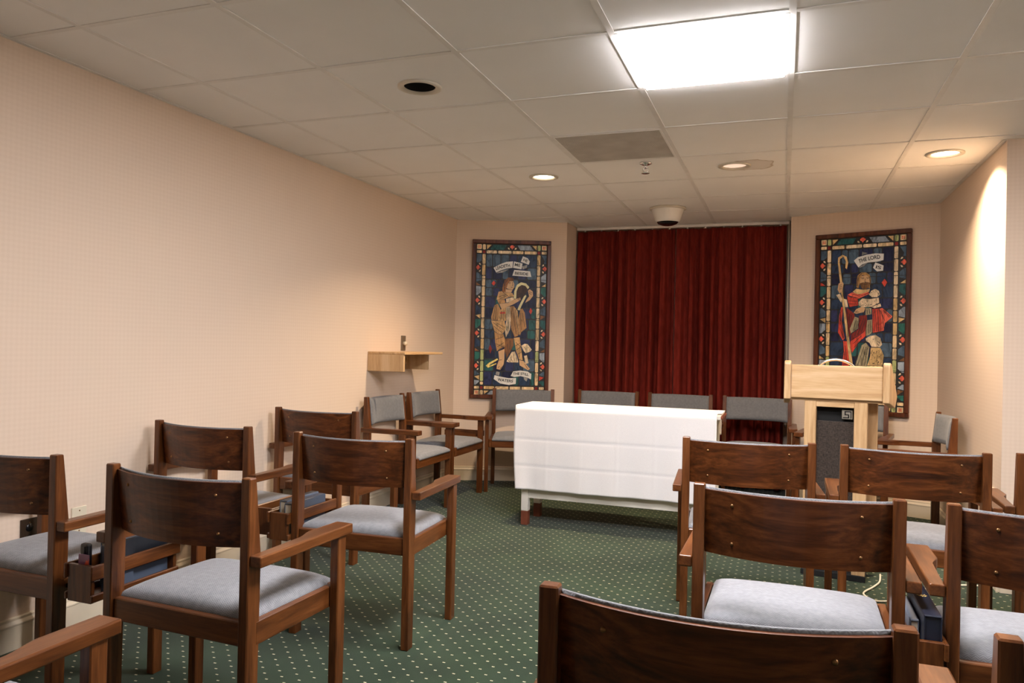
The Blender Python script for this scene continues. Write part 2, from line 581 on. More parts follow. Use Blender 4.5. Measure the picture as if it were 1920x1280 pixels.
# ------------------------------------------------------------------ lights in the ceiling
def area_light(name, parent, loc, shape, sx, sy, power, col, spread):
    ld = bpy.data.lights.new(name, 'AREA')
    ld.shape = shape; ld.size = sx
    if shape in ('RECTANGLE', 'ELLIPSE'): ld.size_y = sy
    ld.energy = power; ld.color = col; ld.spread = spread
    lo = bpy.data.objects.new(name, ld); COL.objects.link(lo)
    lo.parent = parent; lo.location = loc
    return lo

hw = T / 2 - BAR / 2 + 0.004
bm = bmesh.new()
for (a, b, c, d) in ((-hw, hw, -hw, -hw + 0.018), (-hw, hw, hw - 0.018, hw), (-hw, -hw + 0.018, -hw + 0.018, hw - 0.018), (hw - 0.018, hw, -hw + 0.018, hw - 0.018)):
    add_box(bm, a, b, c, d, -0.001, 0.020, 0.002)
tro_frame = mesh_of(bm, 'frame')
tro_lens = box_mesh('diffuser', -hw + 0.018, hw - 0.018, -hw + 0.018, hw - 0.018, -0.016, 0.012, 0.003)
tro_box = box_mesh('housing', -hw, hw, -hw, hw, 0.022, 0.12)
def troffer(i, j, label, power=TROFFER_POWER):
    tr = tag(empty('ceiling_light', (GX + (i + 0.5) * T, GY + (j + 0.5) * T, CEIL)), label, 'ceiling light', 'square fluorescent panels in the ceiling grid')
    link('frame', tro_frame, 'white_metal', tr)
    link('diffuser', tro_lens, 'troffer_lens', tr)
    link('housing', tro_box, 'white_metal', tr)
    area_light('fluorescent_tubes', tr, (0, 0, -0.0165), 'RECTANGLE', 0.54, 0.54, power, NEUTRAL, math.radians(180))
troffer(-1, 0, 'square glowing fluorescent panel set in the tiled ceiling')
troffer(-1, -2, 'square fluorescent panel in the ceiling over the nearest chairs, above the frame')
troffer(3, -2, 'added square fluorescent panel over the right bay, outside the frame, there to brighten the ceiling', TROFFER_POWER * 0.75)  # added unseen panel; its bounce off the right bay lifts the ceiling

can_me = lathe_mesh('can', [(HOLE_R - 0.004, 0.0), (HOLE_R - 0.006, 0.13), (0.0, 0.13)], 40)
ring_me = lathe_mesh('trim_ring', [(HOLE_R - 0.014, 0.004), (HOLE_R - 0.010, -0.004), (HOLE_R + 0.004, -0.006), (HOLE_R + 0.014, -0.003), (HOLE_R + 0.014, 0.004), (HOLE_R - 0.014, 0.004)], 48)
lens_me = {}
def downlight(cell, label, mode):
    x, y = holes[cell]
    r = tag(empty('recessed_downlight', (x, y, CEIL)), label, 'downlight', 'round recessed downlights in the ceiling')
    link('trim_ring', ring_me, 'ring_metal', r)
    link('can', can_me, 'can_black', r)
    if mode == 'bright':
        link('lens', lathe_mesh('lens', [(HOLE_R - 0.012, 0.006), (0.04, 0.003), (0.0, 0.002)], 40), 'can_lens_bright', r)
        area_light('lamp', r, (0, 0, 0.0), 'DISK', 0.13, 0.13, CAN_POWER, WARM, math.radians(130))
    elif mode == 'dim':
        link('lens', lathe_mesh('lens', [(HOLE_R - 0.012, 0.006), (0.04, 0.003), (0.0, 0.002)], 40), 'can_lens_dim', r)
    return r
downlight((-3, 0), 'unlit recessed downlight, a black round hole in the ceiling', 'off')
downlight((-3, 3), 'lit recessed downlight left of the return-air grille', 'bright')
downlight((-1, 3), 'dim pinkish recessed downlight in the water-stained ceiling tile', 'dim')
downlight((1, 3), 'lit recessed downlight close to the right wall', 'bright')

# return-air grille in place of one tile
gx0, gy0 = GX - 2 * T + BAR / 2, GY + 2 * T + BAR / 2
g = tag(empty('air_grille', (gx0, gy0, CEIL)), 'grey perforated return-air grille in the ceiling grid', 'vent')
w = T - BAR
link('perforated_plate', box_mesh('perforated_plate', 0.012, w - 0.012, 0.012, w - 0.012, 0.0, 0.004), 'vent_perforated', g)
bm = bmesh.new()
for (a, b, c, d) in ((0, w, 0, 0.012), (0, w, w - 0.012, w), (0, 0.012, 0.012, w - 0.012), (w - 0.012, w, 0.012, w - 0.012)):
    add_box(bm, a, b, c, d, -0.002, 0.006, 0.001)
link('frame', mesh_of(bm, 'frame'), 'grid_paint', g)

# sprinkler head
s = tag(empty('fire_sprinkler', (-0.814, 4.56, CEIL)), 'small chrome fire sprinkler hanging below the ceiling by the grille', 'sprinkler')
link('escutcheon', lathe_mesh('escutcheon', [(0.0, 0.003), (0.036, 0.003), (0.038, -0.004), (0.02, -0.012), (0.0, -0.012)], 24), 'chrome', s)
link('body', lathe_mesh('body', [(0.0, -0.010), (0.012, -0.010), (0.012, -0.028), (0.007, -0.034), (0.0, -0.034)], 16), 'chrome', s)
for sx in (-1, 1):
    link('frame_arm', tube_mesh('frame_arm', smooth_path([(0.009 * sx, 0, -0.028), (0.016 * sx, 0, -0.042), (0.004 * sx, 0, -0.060)], 5), 0.003, 6), 'chrome', s)
link('deflector', lathe_mesh('deflector', [(0.0, -0.058), (0.024, -0.058), (0.025, -0.062), (0.0, -0.062)], 20), 'chrome', s)

# dome camera
c = tag(empty('dome_camera', (-0.90, 6.08, CEIL)), 'ivory security dome with a black base under the ceiling near the curtain', 'security camera')
link('mounting_ring', lathe_mesh('mounting_ring', [(0.0, 0.002), (0.145, 0.002), (0.145, -0.010), (0.13, -0.014), (0.0, -0.014)], 40), 'ring_metal', c)
link('housing', lathe_mesh('housing', [(0.128, -0.012), (0.126, -0.03), (0.10, -0.095), (0.092, -0.112), (0.086, -0.112)], 40), 'dome_white', c)
link('dome_window', lathe_mesh('dome_window', [(0.088, -0.106), (0.075, -0.124), (0.045, -0.136), (0.0, -0.140)], 32), 'black_plastic', c)

# ------------------------------------------------------------------ curtain
def curtain(x0, x1, label, seed):
    rnd = random.Random(seed)
    n = 190; rows = 26
    zt, zb = CEIL - 0.041, 0.03
    W = x1 - x0
    ph = [rnd.uniform(0, 6.28) for _ in range(6)]
    folds = 9.5
    bm = bmesh.new(); grid = []
    for r in range(rows + 1):
        t = r / rows
        z = zt + (zb - zt) * t
        row = []
        for k in range(n + 1):
            u = k / n
            w = u + 0.020 * math.sin(2 * PI * 1.7 * u + ph[0]) + 0.009 * math.sin(2 * PI * 4.3 * u + ph[1] + 0.6 * t)
            amp = 0.020 + 0.042 * min(1, t * 2.2)
            c_ = 2 * PI * folds * w + 0.7 * math.sin(2.2 * t + ph[2] + 5 * u) * t
            a = math.tanh(2.2 * math.sin(c_)) * (0.75 + 0.25 * math.sin(2 * PI * 2.7 * u + ph[5]))
            y = amp * a + 0.007 * math.sin(2 * PI * 31 * w + ph[3]) * (1 - t) ** 2 + 0.014 * math.sin(2 * PI * 3.1 * u + ph[4] + 1.5 * t)
            row.append(bm.verts.new((x0 + W * u, 6.90 - y, z)))
        grid.append(row)
    for r in range(rows):
        for k in range(n):
            bm.faces.new((grid[r][k], grid[r][k + 1], grid[r + 1][k + 1], grid[r + 1][k]))
    bmesh.ops.solidify(bm, geom=list(bm.faces), thickness=0.006)
    me = mesh_of(bm, 'curtain', True)
    return tag(link('curtain', me, 'red_velvet'), label, 'curtain', 'dark red curtains across the recess')
curtain(LP1[0] + 0.02, -0.945, 'dark red pleated velvet curtain, left half of the pair', 3)
rc = curtain(-0.935, RP0[0] - 0.035, 'dark red pleated velvet curtain, right half of the pair', 9)
tk = tag(empty('curtain_track', (0, 6.90, CEIL)), 'thin pale curtain track along the top of the red curtains', 'curtain track')
link('rail', box_mesh('rail', LP1[0] + 0.01, RP0[0] - 0.01, -0.02, 0.02, -0.028, -0.003, 0.004), 'grid_paint', tk)
for k in range(12):
    x = LP1[0] + 0.08 + k * 0.158
    link('glider', box_mesh('glider', x, x + 0.012, -0.006, 0.006, -0.04, -0.026), 'white_metal', tk)
pc_ = link('pull_cord', tube_mesh('pull_cord', [(0.018, 6.75, CEIL - 0.02), (0.018, 6.72, 1.6), (0.018, 6.71, 0.66)], 0.003, 6), 'cable_white', rc)
pc_['label'] = 'thin pale pull cord with a small weight'
link('weight', lathe_mesh('weight', [(0.0, 0.67), (0.008, 0.665), (0.012, 0.62), (0.010, 0.595), (0.0, 0.59)], 12), 'chrome', pc_, (0.018, 6.71, 0))

# ------------------------------------------------------------------ chairs
# local frame: x to the sitter's right-hand rear post, y forward, rear face of the posts at y = 0
PX, PW = 0.257, 0.032
HT = 0.842
post_prof = [(0.0, 0.0), (0.048, 0.0), (0.050, 0.62), (0.028, HT), (0.0, HT)]
CH = {}
CH['rear_post_l'] = prism_mesh('rear_post', post_prof, 'x', -PX - PW / 2, -PX + PW / 2, 0.003)
CH['rear_post_r'] = prism_mesh('rear_post', post_prof, 'x', PX - PW / 2, PX + PW / 2, 0.003)
CH['front_leg_l'] = box_mesh('front_leg', -0.306, -0.275, 0.375, 0.418, 0.0, 0.602, 0.003)
CH['front_leg_r'] = box_mesh('front_leg', 0.275, 0.306, 0.375, 0.418, 0.0, 0.602, 0.003)
def arm_mesh(s):
    pts = [(0.274, 0.004), (0.312, 0.004), (0.312, 0.446), (0.248, 0.446), (0.246, 0.30), (0.252, 0.275), (0.270, 0.245), (0.2745, 0.225)]
    pts = [(s * p[0], p[1]) for p in pts]
    return prism_mesh('armrest', pts, 'z', 0.600, 0.632, 0.004, 2)
CH['arm_l'] = arm_mesh(-1); CH['arm_r'] = arm_mesh(1)
CH['rail_rear'] = box_mesh('seat_rail', -0.241, 0.241, 0.012, 0.036, 0.372, 0.440, 0.003)
CH['rail_front'] = box_mesh('seat_rail', -0.251, 0.251, 0.402, 0.426, 0.372, 0.440, 0.003)
CH['rail_l'] = box_mesh('seat_rail', -0.2735, -0.251, 0.036, 0.426, 0.372, 0.440, 0.003)
CH['rail_r'] = box_mesh('seat_rail', 0.251, 0.2735, 0.036, 0.426, 0.372, 0.440, 0.003)

def pad_mesh(name, x0, x1, y0, y1, z0, h_edge, h_mid, n=14, e=7):
    """upholstered cushion with rolled edges and a soft crown"""
    bm = bmesh.new(); g = []
    us = [math.sin(PI / 2 * (2 * k / n - 1)) for k in range(n + 1)]
    for u in us:
        row = []
        for v in us:
            roll = (max(0.0, 1 - abs(u) ** e) * max(0.0, 1 - abs(v) ** e)) ** 0.36
            z = z0 + roll * (h_edge + (h_mid - h_edge) * (1 - u * u) * (1 - v * v))
            row.append(bm.verts.new(((x0 + x1) / 2 + u * (x1 - x0) / 2, (y0 + y1) / 2 + v * (y1 - y0) / 2, z)))
        g.append(row)
    for i in range(n):
        for j in range(n):
            bm.faces.new((g[i][j], g[i + 1][j], g[i + 1][j + 1], g[i][j + 1]))
    # skirt and underside
    loop = [g[i][0] for i in range(n)] + [g[n][j] for j in range(n)] + [g[i][n] for i in range(n, 0, -1)] + [g[0][j] for j in range(n, 0, -1)]
    low = [bm.verts.new((v.co.x, v.co.y, z0 - 0.012)) for v in loop]
    m = len(loop)
    for k in range(m):
        bm.faces.new((loop[k], low[k], low[(k + 1) % m], loop[(k + 1) % m]))
    bm.faces.new(low)
    return mesh_of(bm, name, True)
CH['cushion'] = pad_mesh('seat_cushion', -0.247, 0.247, 0.038, 0.432, 0.440, 0.030, 0.046)

def bent_panel(name, z0, z1, t0, t1, nx=18, nz=6, half=0.2415, roundz=0.0):
    """bent plywood / pad: the middle bows to the rear; t0, t1 offset forward from the bow surface"""
    bm = bmesh.new()
    def ysurf(x, z):
        edge = 0.036 - 0.022 * (z - 0.645) / 0.18
        return edge - 0.058 * (1 - (x / 0.2415) ** 2)
    F, B = [], []
    for i in range(nx + 1):
        x = -half + 2 * half * i / nx
        fr, br = [], []
        for k in range(nz + 1):
            z = z0 + (z1 - z0) * k / nz
            puff = 0.0
            if roundz:
                tt = 2 * k / nz - 1; uu = 2 * i / nx - 1
                puff = -roundz * (1 - (max(0, 1 - abs(tt) ** 5) * max(0, 1 - abs(uu) ** 9)) ** 0.4)
            br.append(bm.verts.new((x, ysurf(x, z) + t0, z)))
            fr.append(bm.verts.new((x, ysurf(x, z) + t1 + puff, z)))
        F.append(fr); B.append(br)
    for i in range(nx):
        for k in range(nz):
            bm.faces.new((F[i][k], F[i][k + 1], F[i + 1][k + 1], F[i + 1][k]))
            bm.faces.new((B[i][k], B[i + 1][k], B[i + 1][k + 1], B[i][k + 1]))
        bm.faces.new((F[i][0], F[i + 1][0], B[i + 1][0], B[i][0]))
        bm.faces.new((F[i][nz], B[i][nz], B[i + 1][nz], F[i + 1][nz]))
    for k in range(nz):
        bm.faces.new((F[0][k], B[0][k], B[0][k + 1], F[0][k + 1]))
        bm.faces.new((F[nx][k], F[nx][k + 1], B[nx][k + 1], B[nx][k]))
    me = mesh_of(bm, name)
    return me, ysurf
CH['panel'], ysurf = bent_panel('backrest', 0.642, 0.826, 0.0, 0.011)
CH['pad'], _ = bent_panel('backrest_pad', 0.644, 0.831, 0.0112, 0.036, nz=10, roundz=0.018)
for p in CH['pad'].polygons: p.use_smooth = True
screw = lathe_mesh('screw', [(0.0, 0.0035), (0.003, 0.003), (0.0048, 0.001), (0.0048, -0.002)], 10)
screw_spots = [(-0.165, 0.680), (-0.165, 0.790), (0.165, 0.680), (0.165, 0.790)]

def make_chair(x, y, deg, label, group):
    r = tag(empty('wooden_armchair', (x, y, 0), math.radians(deg)), label, 'chair', group)
    for k in ('rear_post_l', 'rear_post_r'): link('rear_post', CH[k], 'oak_z', r)
    for k in ('front_leg_l', 'front_leg_r'): link('front_leg', CH[k], 'oak_z', r)
    for k in ('arm_l', 'arm_r'): link('armrest', CH[k], 'oak_y', r)
    for k in ('rail_rear', 'rail_front'): link('seat_rail', CH[k], 'oak_x', r)
    for k in ('rail_l', 'rail_r'): link('seat_rail', CH[k], 'oak_y', r)
    c_ = link('seat_cushion', CH['cushion'], 'seat_fabric', r); c_['label'] = 'grey-blue woven seat cushion'
    b = link('backrest', CH['panel'], 'oak_veneer', r)
    p = link('backrest_pad', CH['pad'], 'back_fabric', r); p['label'] = 'grey upholstered front of the backrest'
    for sx, sz in screw_spots:
        link('screw', screw, 'screw_metal', b, (sx, ysurf(sx, sz) - 0.0005, sz), (PI / 2, 0, 0))
    return r

left_g, right_g, back_g = 'armchairs in rows on the left', 'armchairs in rows on the right', 'armchairs along the walls facing the room'
make_chair(-1.612, 0.770, 0.0, 'wooden armchair cut off by the bottom left corner, only its arm and seat in view', left_g)
make_chair(-2.446, 1.765, -1.0, 'wooden armchair by the left wall cut off by the left edge of the photo', left_g)
make_chair(-1.642, 1.706, -2.0, 'nearest whole wooden armchair on the left, seen from behind with its grey seat', left_g)
make_chair(-2.470, 2.712, -1.5, 'wooden armchair close to the left wall in the second row, its shadow on the wall', left_g)
make_chair(-1.656, 2.664, 2.5, 'wooden armchair by the aisle on the left, second row, blue books beside it', left_g)
make_chair(-2.468, 3.588, -1.2, 'farthest wooden armchair of the left block, alone in its row by the wall', left_g)
make_chair(-0.138, 3.366, 4.4, 'wooden armchair just in front of the white table on the right of the aisle', right_g)
make_chair(0.500, 3.402, -0.2, 'wooden armchair directly in front of the pine lectern', right_g)
make_chair(1.144, 3.458, -2.0, 'wooden armchair at the right edge of the photo beside the wall corner', right_g)
make_chair(0.036, 2.200, -0.6, 'wooden armchair in the middle of the right block with a bright empty seat', right_g)
make_chair(0.676, 2.196, -0.5, 'wooden armchair on the right with a thick navy book beside its seat', right_g)
make_chair(-0.090, 1.160, 1.8, 'nearest wooden armchair, its dark back along the bottom edge of the photo', right_g)
make_chair(0.553, 1.186, 0.0, 'wooden armchair at the bottom right corner, only one post top in view', right_g)
make_chair(-2.745, 4.842, -90.0, 'armchair against the left wall under the wall shelf, nearer of the two', back_g)
make_chair(-2.745, 5.470, -90.0, 'armchair against the left wall under the wall shelf, farther of the two', back_g)
make_chair(-2.165, 6.300, 198.0, 'armchair set below the stained glass harpist, left of the white table', back_g)
make_chair(-1.462, 6.585, 180.0, 'grey backed armchair in front of the red curtain, leftmost of three', back_g)
make_chair(-0.834, 6.585, 180.0, 'grey backed armchair in front of the red curtain, middle of three', back_g)
make_chair(-0.206, 6.585, 180.0, 'grey backed armchair in front of the red curtain beside the lectern', back_g)
make_chair(0.472, 6.262, 168.0, 'armchair behind the lectern below the stained glass shepherd', back_g)
make_chair(0.992, 5.445, 90.0, 'armchair against the right wall with its grey back turned to the left', back_g)

# ------------------------------------------------------------------ book racks hung between the chairs
def rack(x, y, z, label, ln=0.345, w=0.098, h=0.115, rz=0.0):
    r = tag(empty('book_rack', (x, y, z), rz), label, 'book rack', 'wooden book racks between the chairs')
    for yy in (0.0, ln - 0.014):
        link('end_panel', box_mesh('end_panel', 0, w, yy, yy + 0.014, 0, h, 0.002), 'oak_z', r)
    link('bottom_board', box_mesh('bottom_board', 0.004, w - 0.004, 0.014, ln - 0.014, 0.0, 0.010), 'oak_y', r)
    for xx in (-0.010, w - 0.001):
        link('rail', box_mesh('rail', xx, xx + 0.011, -0.008, ln + 0.008, h - 0.044, h + 0.002, 0.003), 'oak_y', r)
        link('rail', box_mesh('rail', xx, xx + 0.011, -0.004, ln + 0.002, 0.004, 0.028, 0.003), 'oak_y', r)
    return r

def book(x, y, z, th, ln, ht, mat, label, tilt=0.0, rz=0.0, emblem=False):
    """a book standing on its lower edge, spine to the near end, thickness along x"""
    r = tag(empty('hymn_book', (x, y, z), rz), label, 'book', 'books kept in the racks')
    r.rotation_euler = (0, tilt, rz)
    c = 0.0035
    bm = bmesh.new()
    add_box(bm, 0, c, 0, ln, 0, ht, 0.001)
    add_box(bm, th - c, th, 0, ln, 0, ht, 0.001)
    link('cover', mesh_of(bm, 'cover'), mat, r)
    link('spine', box_mesh('spine', 0.0005, th - 0.0005, -0.004, 0.001, 0, ht, 0.001), mat, r)
    link('page_block', box_mesh('page_block', c, th - c, 0.001, ln - 0.005, 0.004, ht - 0.005), 'page_paper', r)
    return r
def flat_spine_book(x, y, z, th, ln, ht, mat, label, rz=0.0, emblem=False):
    """a book resting on its fore edge, spine upwards"""
    r = tag(empty('hymn_book', (x, y, z), rz), label, 'book', 'books kept in the racks')
    c = 0.0035
    bm = bmesh.new()
    add_box(bm, 0, c, 0, ln, 0, ht, 0.001)
    add_box(bm, th - c, th, 0, ln, 0, ht, 0.001)
    link('cover', mesh_of(bm, 'cover'), mat, r)
    sp = link('spine', box_mesh('spine', 0.0, th, 0, ln, ht - 0.001, ht + 0.005, 0.002), mat, r)
    link('page_block', box_mesh('page_block', c, th - c, 0.003, ln - 0.003, 0.004, ht - 0.002), 'page_paper' if not emblem else 'book_navy', r)
    if emblem:
        em = lathe_mesh('emblem', [(0.0, 0.0008), (0.005, 0.0008), (0.0055, 0.0)], 10)
        link('emblem', em, 'gold_foil', sp, (th / 2, ln * 0.62, ht + 0.0052))
        dot = lathe_mesh('emblem', [(0.0, 0.0007), (0.0022, 0.0007), (0.0025, 0.0)], 8)
        for k in range(8):
            a = 2 * PI * k / 8
            link('emblem', dot, 'gold_foil', sp, (th / 2 + 0.0105 * math.cos(a), ln * 0.62 + 0.0085 * math.sin(a), ht + 0.0052))
    return r

r1 = rack(-2.082, 1.735, 0.402, 'wooden book rack holding slate books and a black case, by the left edge chair')
for yy in (0.07, 0.26):
    link('bracket', box_mesh('bracket', -0.0925, -0.009, yy, yy + 0.02, 0.008, 0.020), 'black_plastic', r1)
flat_spine_book(-2.040, 1.835, 0.413, 0.036, 0.225, 0.150, 'book_slate', 'slate blue book lying spine up in the rack nearest the left edge')
flat_spine_book(-2.079, 1.850, 0.413, 0.034, 0.215, 0.140, 'book_steel', 'paler steel blue book tucked behind the slate one in the left rack')
book(-2.002, 1.790, 0.413, 0.014, 0.11, 0.155, 'book_slate', 'thin dark blue booklet upright beside the violet card')
bx_ = tag(empty('glasses_case', (-2.071, 1.765, 0.413)), 'small black rounded case standing in the left book rack', 'case')
link('body', box_mesh('body', 0, 0.034, 0, 0.022, 0, 0.160, 0.008, 3), 'black_plastic', bx_)
link('clip', box_mesh('clip', 0.010, 0.024, -0.003, 0.0005, 0.10, 0.152, 0.001), 'black_plastic', bx_)
cd_ = tag(empty('printed_card', (-2.058, 1.752, 0.413)), 'violet card with a red flame print in the left book rack', 'card')
link('sheet', box_mesh('sheet', 0, 0.044, 0, 0.002, 0, 0.132), 'card_violet', cd_)
link('flame_print', prism_mesh('flame_print', [(0.026, 0.100), (0.043, 0.100), (0.043, 0.122), (0.038, 0.112), (0.033, 0.116)], 'y', -0.0006, 0.0002), 'card_red', cd_)
link('yellow_print', box_mesh('yellow_print', 0.022, 0.042, -0.0006, 0.0002, 0.020, 0.034), 'card_yellow', cd_)

rack(-2.148, 2.690, 0.385, 'empty wooden book rack beside the second-row chair near the left wall', w=0.09)
rack(-2.028, 2.640, 0.385, 'wooden book rack with two blue books left of the aisle chair', w=0.09)
flat_spine_book(-2.016, 2.690, 0.396, 0.036, 0.235, 0.140, 'book_steel', 'steel blue book on the left in the second-row rack')
flat_spine_book(-1.976, 2.670, 0.396, 0.036, 0.250, 0.135, 'book_slate', 'dark slate book on the right in the second-row rack')
rack(-2.680, 5.872, 0.385, 'small wooden book rack in the corner beneath the harpist window', ln=0.31, w=0.075, rz=-PI / 2)
rack(0.321, 2.150, 0.385, 'wooden book rack on the right holding a navy book with gold emblem', w=0.070, ln=0.34)
flat_spine_book(0.3475, 2.168, 0.396, 0.042, 0.275, 0.160, 'book_navy', 'thick navy book with a gold emblem on its spine', emblem=True)
flat_spine_book(0.3225, 2.215, 0.396, 0.022, 0.205, 0.130, 'book_steel', 'steel blue book left of the thick navy book')

# ------------------------------------------------------------------ white table with cloth
TX0, TX1, TY0, TY1, TZ = -1.705, -0.365, 4.850, 5.215, 0.812
tb = tag(empty('altar_table', ((TX0 + TX1) / 2, (TY0 + TY1) / 2, 0)), 'white painted wooden table with brown feet under a white cloth', 'table')
hx, hy = (TX1 - TX0) / 2, (TY1 - TY0) / 2
link('table_top', box_mesh('table_top', -hx, hx, -hy, hy, TZ - 0.028, TZ, 0.004), 'white_paint', tb)
link('corner_edge', box_mesh('corner_edge', hx - 0.004, hx + 0.012, -hy + 0.01, hy - 0.01, TZ - 0.022, TZ - 0.006, 0.003), 'brown_foot', tb)
for sx in (-1, 1):
    for sy in (-1, 1):
        cx, cy = sx * (hx - 0.055), sy * (hy - 0.045)
        lg = link('leg', box_mesh('leg', cx - 0.025, cx + 0.025, cy - 0.025, cy + 0.025, 0.095, TZ - 0.028, 0.003), 'white_paint', tb)
        link('foot', box_mesh('foot', cx - 0.0245, cx + 0.0245, cy - 0.0245, cy + 0.0245, 0.0, 0.095, 0.002), 'brown_foot', lg)
for sy in (-1, 1):
    link('stretcher', box_mesh('stretcher', -hx + 0.08, hx - 0.08, sy * (hy - 0.045) - 0.010, sy * (hy - 0.045) + 0.010, 0.185, 0.31), 'white_paint', tb)
for sx in (-1, 1):
    link('end_rail', box_mesh('end_rail', sx * (hx - 0.055) - 0.010, sx * (hx - 0.055) + 0.010, -hy + 0.07, hy - 0.07, 0.185, 0.31), 'white_paint', tb)
link('lower_shelf', box_mesh('lower_shelf', -hx + 0.066, hx - 0.066, -hy + 0.056, hy - 0.056, 0.292, 0.308), 'white_paint', tb)

def tablecloth():
    nx, ns = 132, 110
    front, top, back = 0.555, TY1 - TY0 + 0.02, 0.16
    tot = front + top + back
    x0, x1 = TX0 - 0.012, TX1 - 0.022
    bm = bmesh.new(); g = []
    vert_folds = [0.165, 0.345, 0.530, 0.715, 0.875]
    horiz = [0.215, 0.395]
    rnd = random.Random(4)
    ph = [rnd.uniform(0, 6.28) for _ in range(8)]
    for i in range(nx + 1):
        u = i / nx
        row = []
        for k in range(ns + 1):
            sl = tot * k / ns
            drop = front - sl
            crease = sum(math.exp(-((u - c) / 0.0045) ** 2) for c in vert_folds) * 0.0015
            if drop > 0:
                R = 0.012
                hang = drop / front
                wav = 0.005 * hang * math.sin(2 * PI * 2.2 * u + ph[0]) + 0.004 * hang * hang * math.sin(2 * PI * 6.1 * u + ph[1])
                wav += 0.010 * hang * math.exp(-(u / 0.06) ** 2) - 0.004 * hang * math.sin(PI * min(1, u / 0.12))
                cr = crease + sum(math.exp(-((drop - c) / 0.006) ** 2) for c in horiz) * -0.0014
                y = TY0 - 0.010 - cr - wav - 0.006 * hang
                z = TZ + 0.006 - drop - R
                if drop < R:
                    a = drop / R * PI / 2
                    y = TY0 + R - 0.010 - R * math.sin(a) - cr * drop / R; z = TZ + 0.006 - R + R * math.cos(a) - R * 0.0
                z += 0.002 * hang * math.sin(2 * PI * 1.3 * u + ph[2])
                x = x0 + (x1 - x0) * u + 0.016 * hang * math.exp(-u / 0.12) - 0.012 * math.sin(PI * hang) * math.exp(-u / 0.05)
            else:
                t = -drop
                x = x0 + (x1 - x0) * u
                if t < top - 0.006:
                    y = TY0 + 0.002 + t * (TY1 - TY0 - 0.004) / top + 0.012 * (1 - t / top)
                    z = TZ + 0.005 + crease * 0.5
                else:
                    b = t - top
                    y = TY1 + 0.012 + 0.006 * math.sin(2 * PI * 3 * u + ph[3]) * max(0, b) / back
                    z = TZ + 0.002 - max(0, b)
            row.append(bm.verts.new((x, y, z)))
        g.append(row)
    for i in range(nx):
        for k in range(ns):
            bm.faces.new((g[i][k], g[i + 1][k], g[i + 1][k + 1], g[i][k + 1]))
    bmesh.ops.recalc_face_normals(bm, faces=bm.faces)
    bmesh.ops.solidify(bm, geom=list(bm.faces), thickness=-0.0025)
    return mesh_of(bm, 'tablecloth', True)
cl = empty('tablecloth', (0, 0, 0))
tag(cl, 'white creased linen cloth draped over the front of the table', 'tablecloth')
link('cloth', tablecloth(), 'white_linen', cl)
fold = link('turned_corner', box_mesh('turned_corner', TX1 - 0.045, TX1 + 0.004, TY0 + 0.08, TY1 - 0.03, TZ + 0.0052, TZ + 0.010, 0.002), 'white_linen', cl)

# ------------------------------------------------------------------ pine lectern
LX, LY = 0.265, 4.42
le = tag(empty('lectern', (LX, LY, 0), math.radians(-7)), 'pale pine lectern with a dark cloth front, standing right of the white table', 'lectern')
link('front_board', box_mesh('front_board', -0.228, 0.228, 0.0, 0.022, 0.970, 1.152, 0.003), 'pine_x', le)
side = [(-0.016, 0.955), (0.33, 0.955), (0.36, 1.03), (0.06, 1.168), (0.03, 1.174), (-0.004, 1.172), (-0.016, 1.160)]
side = [(-0.016, 0.962), (0.20, 0.925), (0.275, 0.985), (0.062, 1.150), (0.042, 1.170), (0.012, 1.174), (-0.010, 1.168), (-0.016, 1.155)]
for sx in (-1, 1):
    a = -0.263 if sx < 0 else 0.229
    sb = prism_mesh('side_board', side, 'x', a, a + 0.034, 0.005, 2)
    for v in sb.vertices: v.co.x += sx * 0.13 * max(0.0, v.co.y)      # the end boards splay out towards the reader
    link('side_board', sb, 'pine_z', le)
link('reading_board', prism_mesh('reading_board', [(0.020, 1.130), (0.240, 0.985), (0.248, 0.997), (0.028, 1.146)], 'x', -0.229, 0.229), 'pine_x', le)
link('base_board', box_mesh('base_board', -0.229, 0.229, 0.022, 0.20, 0.956, 0.972), 'pine_x', le)
for sx, a, b in ((-1, -0.158, -0.098), (1, 0.092, 0.158)):
    link('post', box_mesh('post', a, b, 0.02, 0.165, 0.03, 0.957, 0.003), 'pine_z', le)
link('rear_post', box_mesh('rear_post', 0.150, 0.205, 0.170, 0.205, 0.03, 0.957, 0.003), 'pine_z', le)
link('top_rail', box_mesh('top_rail', -0.098, 0.092, 0.024, 0.045, 0.925, 0.956, 0.002), 'pine_x', le)
link('front_cloth', box_mesh('front_cloth', -0.098, 0.092, 0.060, 0.075, 0.03, 0.845), 'grille_cloth', le)
link('dark_panel', box_mesh('dark_panel', -0.098, 0.092, 0.080, 0.092, 0.845, 0.925), 'dark_cloth', le)
link('plinth', box_mesh('plinth', -0.162, 0.162, 0.012, 0.22, 0.0, 0.032, 0.003), 'dark_cloth', le)
bd = link('emblem_plate', box_mesh('emblem_plate', 0.030, 0.084, 0.046, 0.060, 0.862, 0.912, 0.002), 'badge_metal', le)
bd['label'] = 'small metal plate with a stepped S mark'
sm = bmesh.new()
for (a, b, c_, d) in ((0.044, 0.074, 0.901, 0.906), (0.044, 0.050, 0.886, 0.901), (0.044, 0.066, 0.884, 0.889), (0.061, 0.067, 0.872, 0.884), (0.036, 0.067, 0.868, 0.873), (0.074, 0.078, 0.868, 0.906)):
    add_box(sm, a, b, 0.0452, 0.0462, c_, d)
link('emblem_mark', mesh_of(sm, 'emblem_mark'), 'black_plastic', bd)
gn_loc = Vector((-0.01, 0.10, 1.09))
arc = smooth_path([(-0.105, 0.0, -0.015), (-0.092, 0, 0.045), (-0.055, 0, 0.080), (0.0, 0, 0.094), (0.055, 0, 0.082), (0.098, 0, 0.05), (0.112, 0, 0.0)], 8)
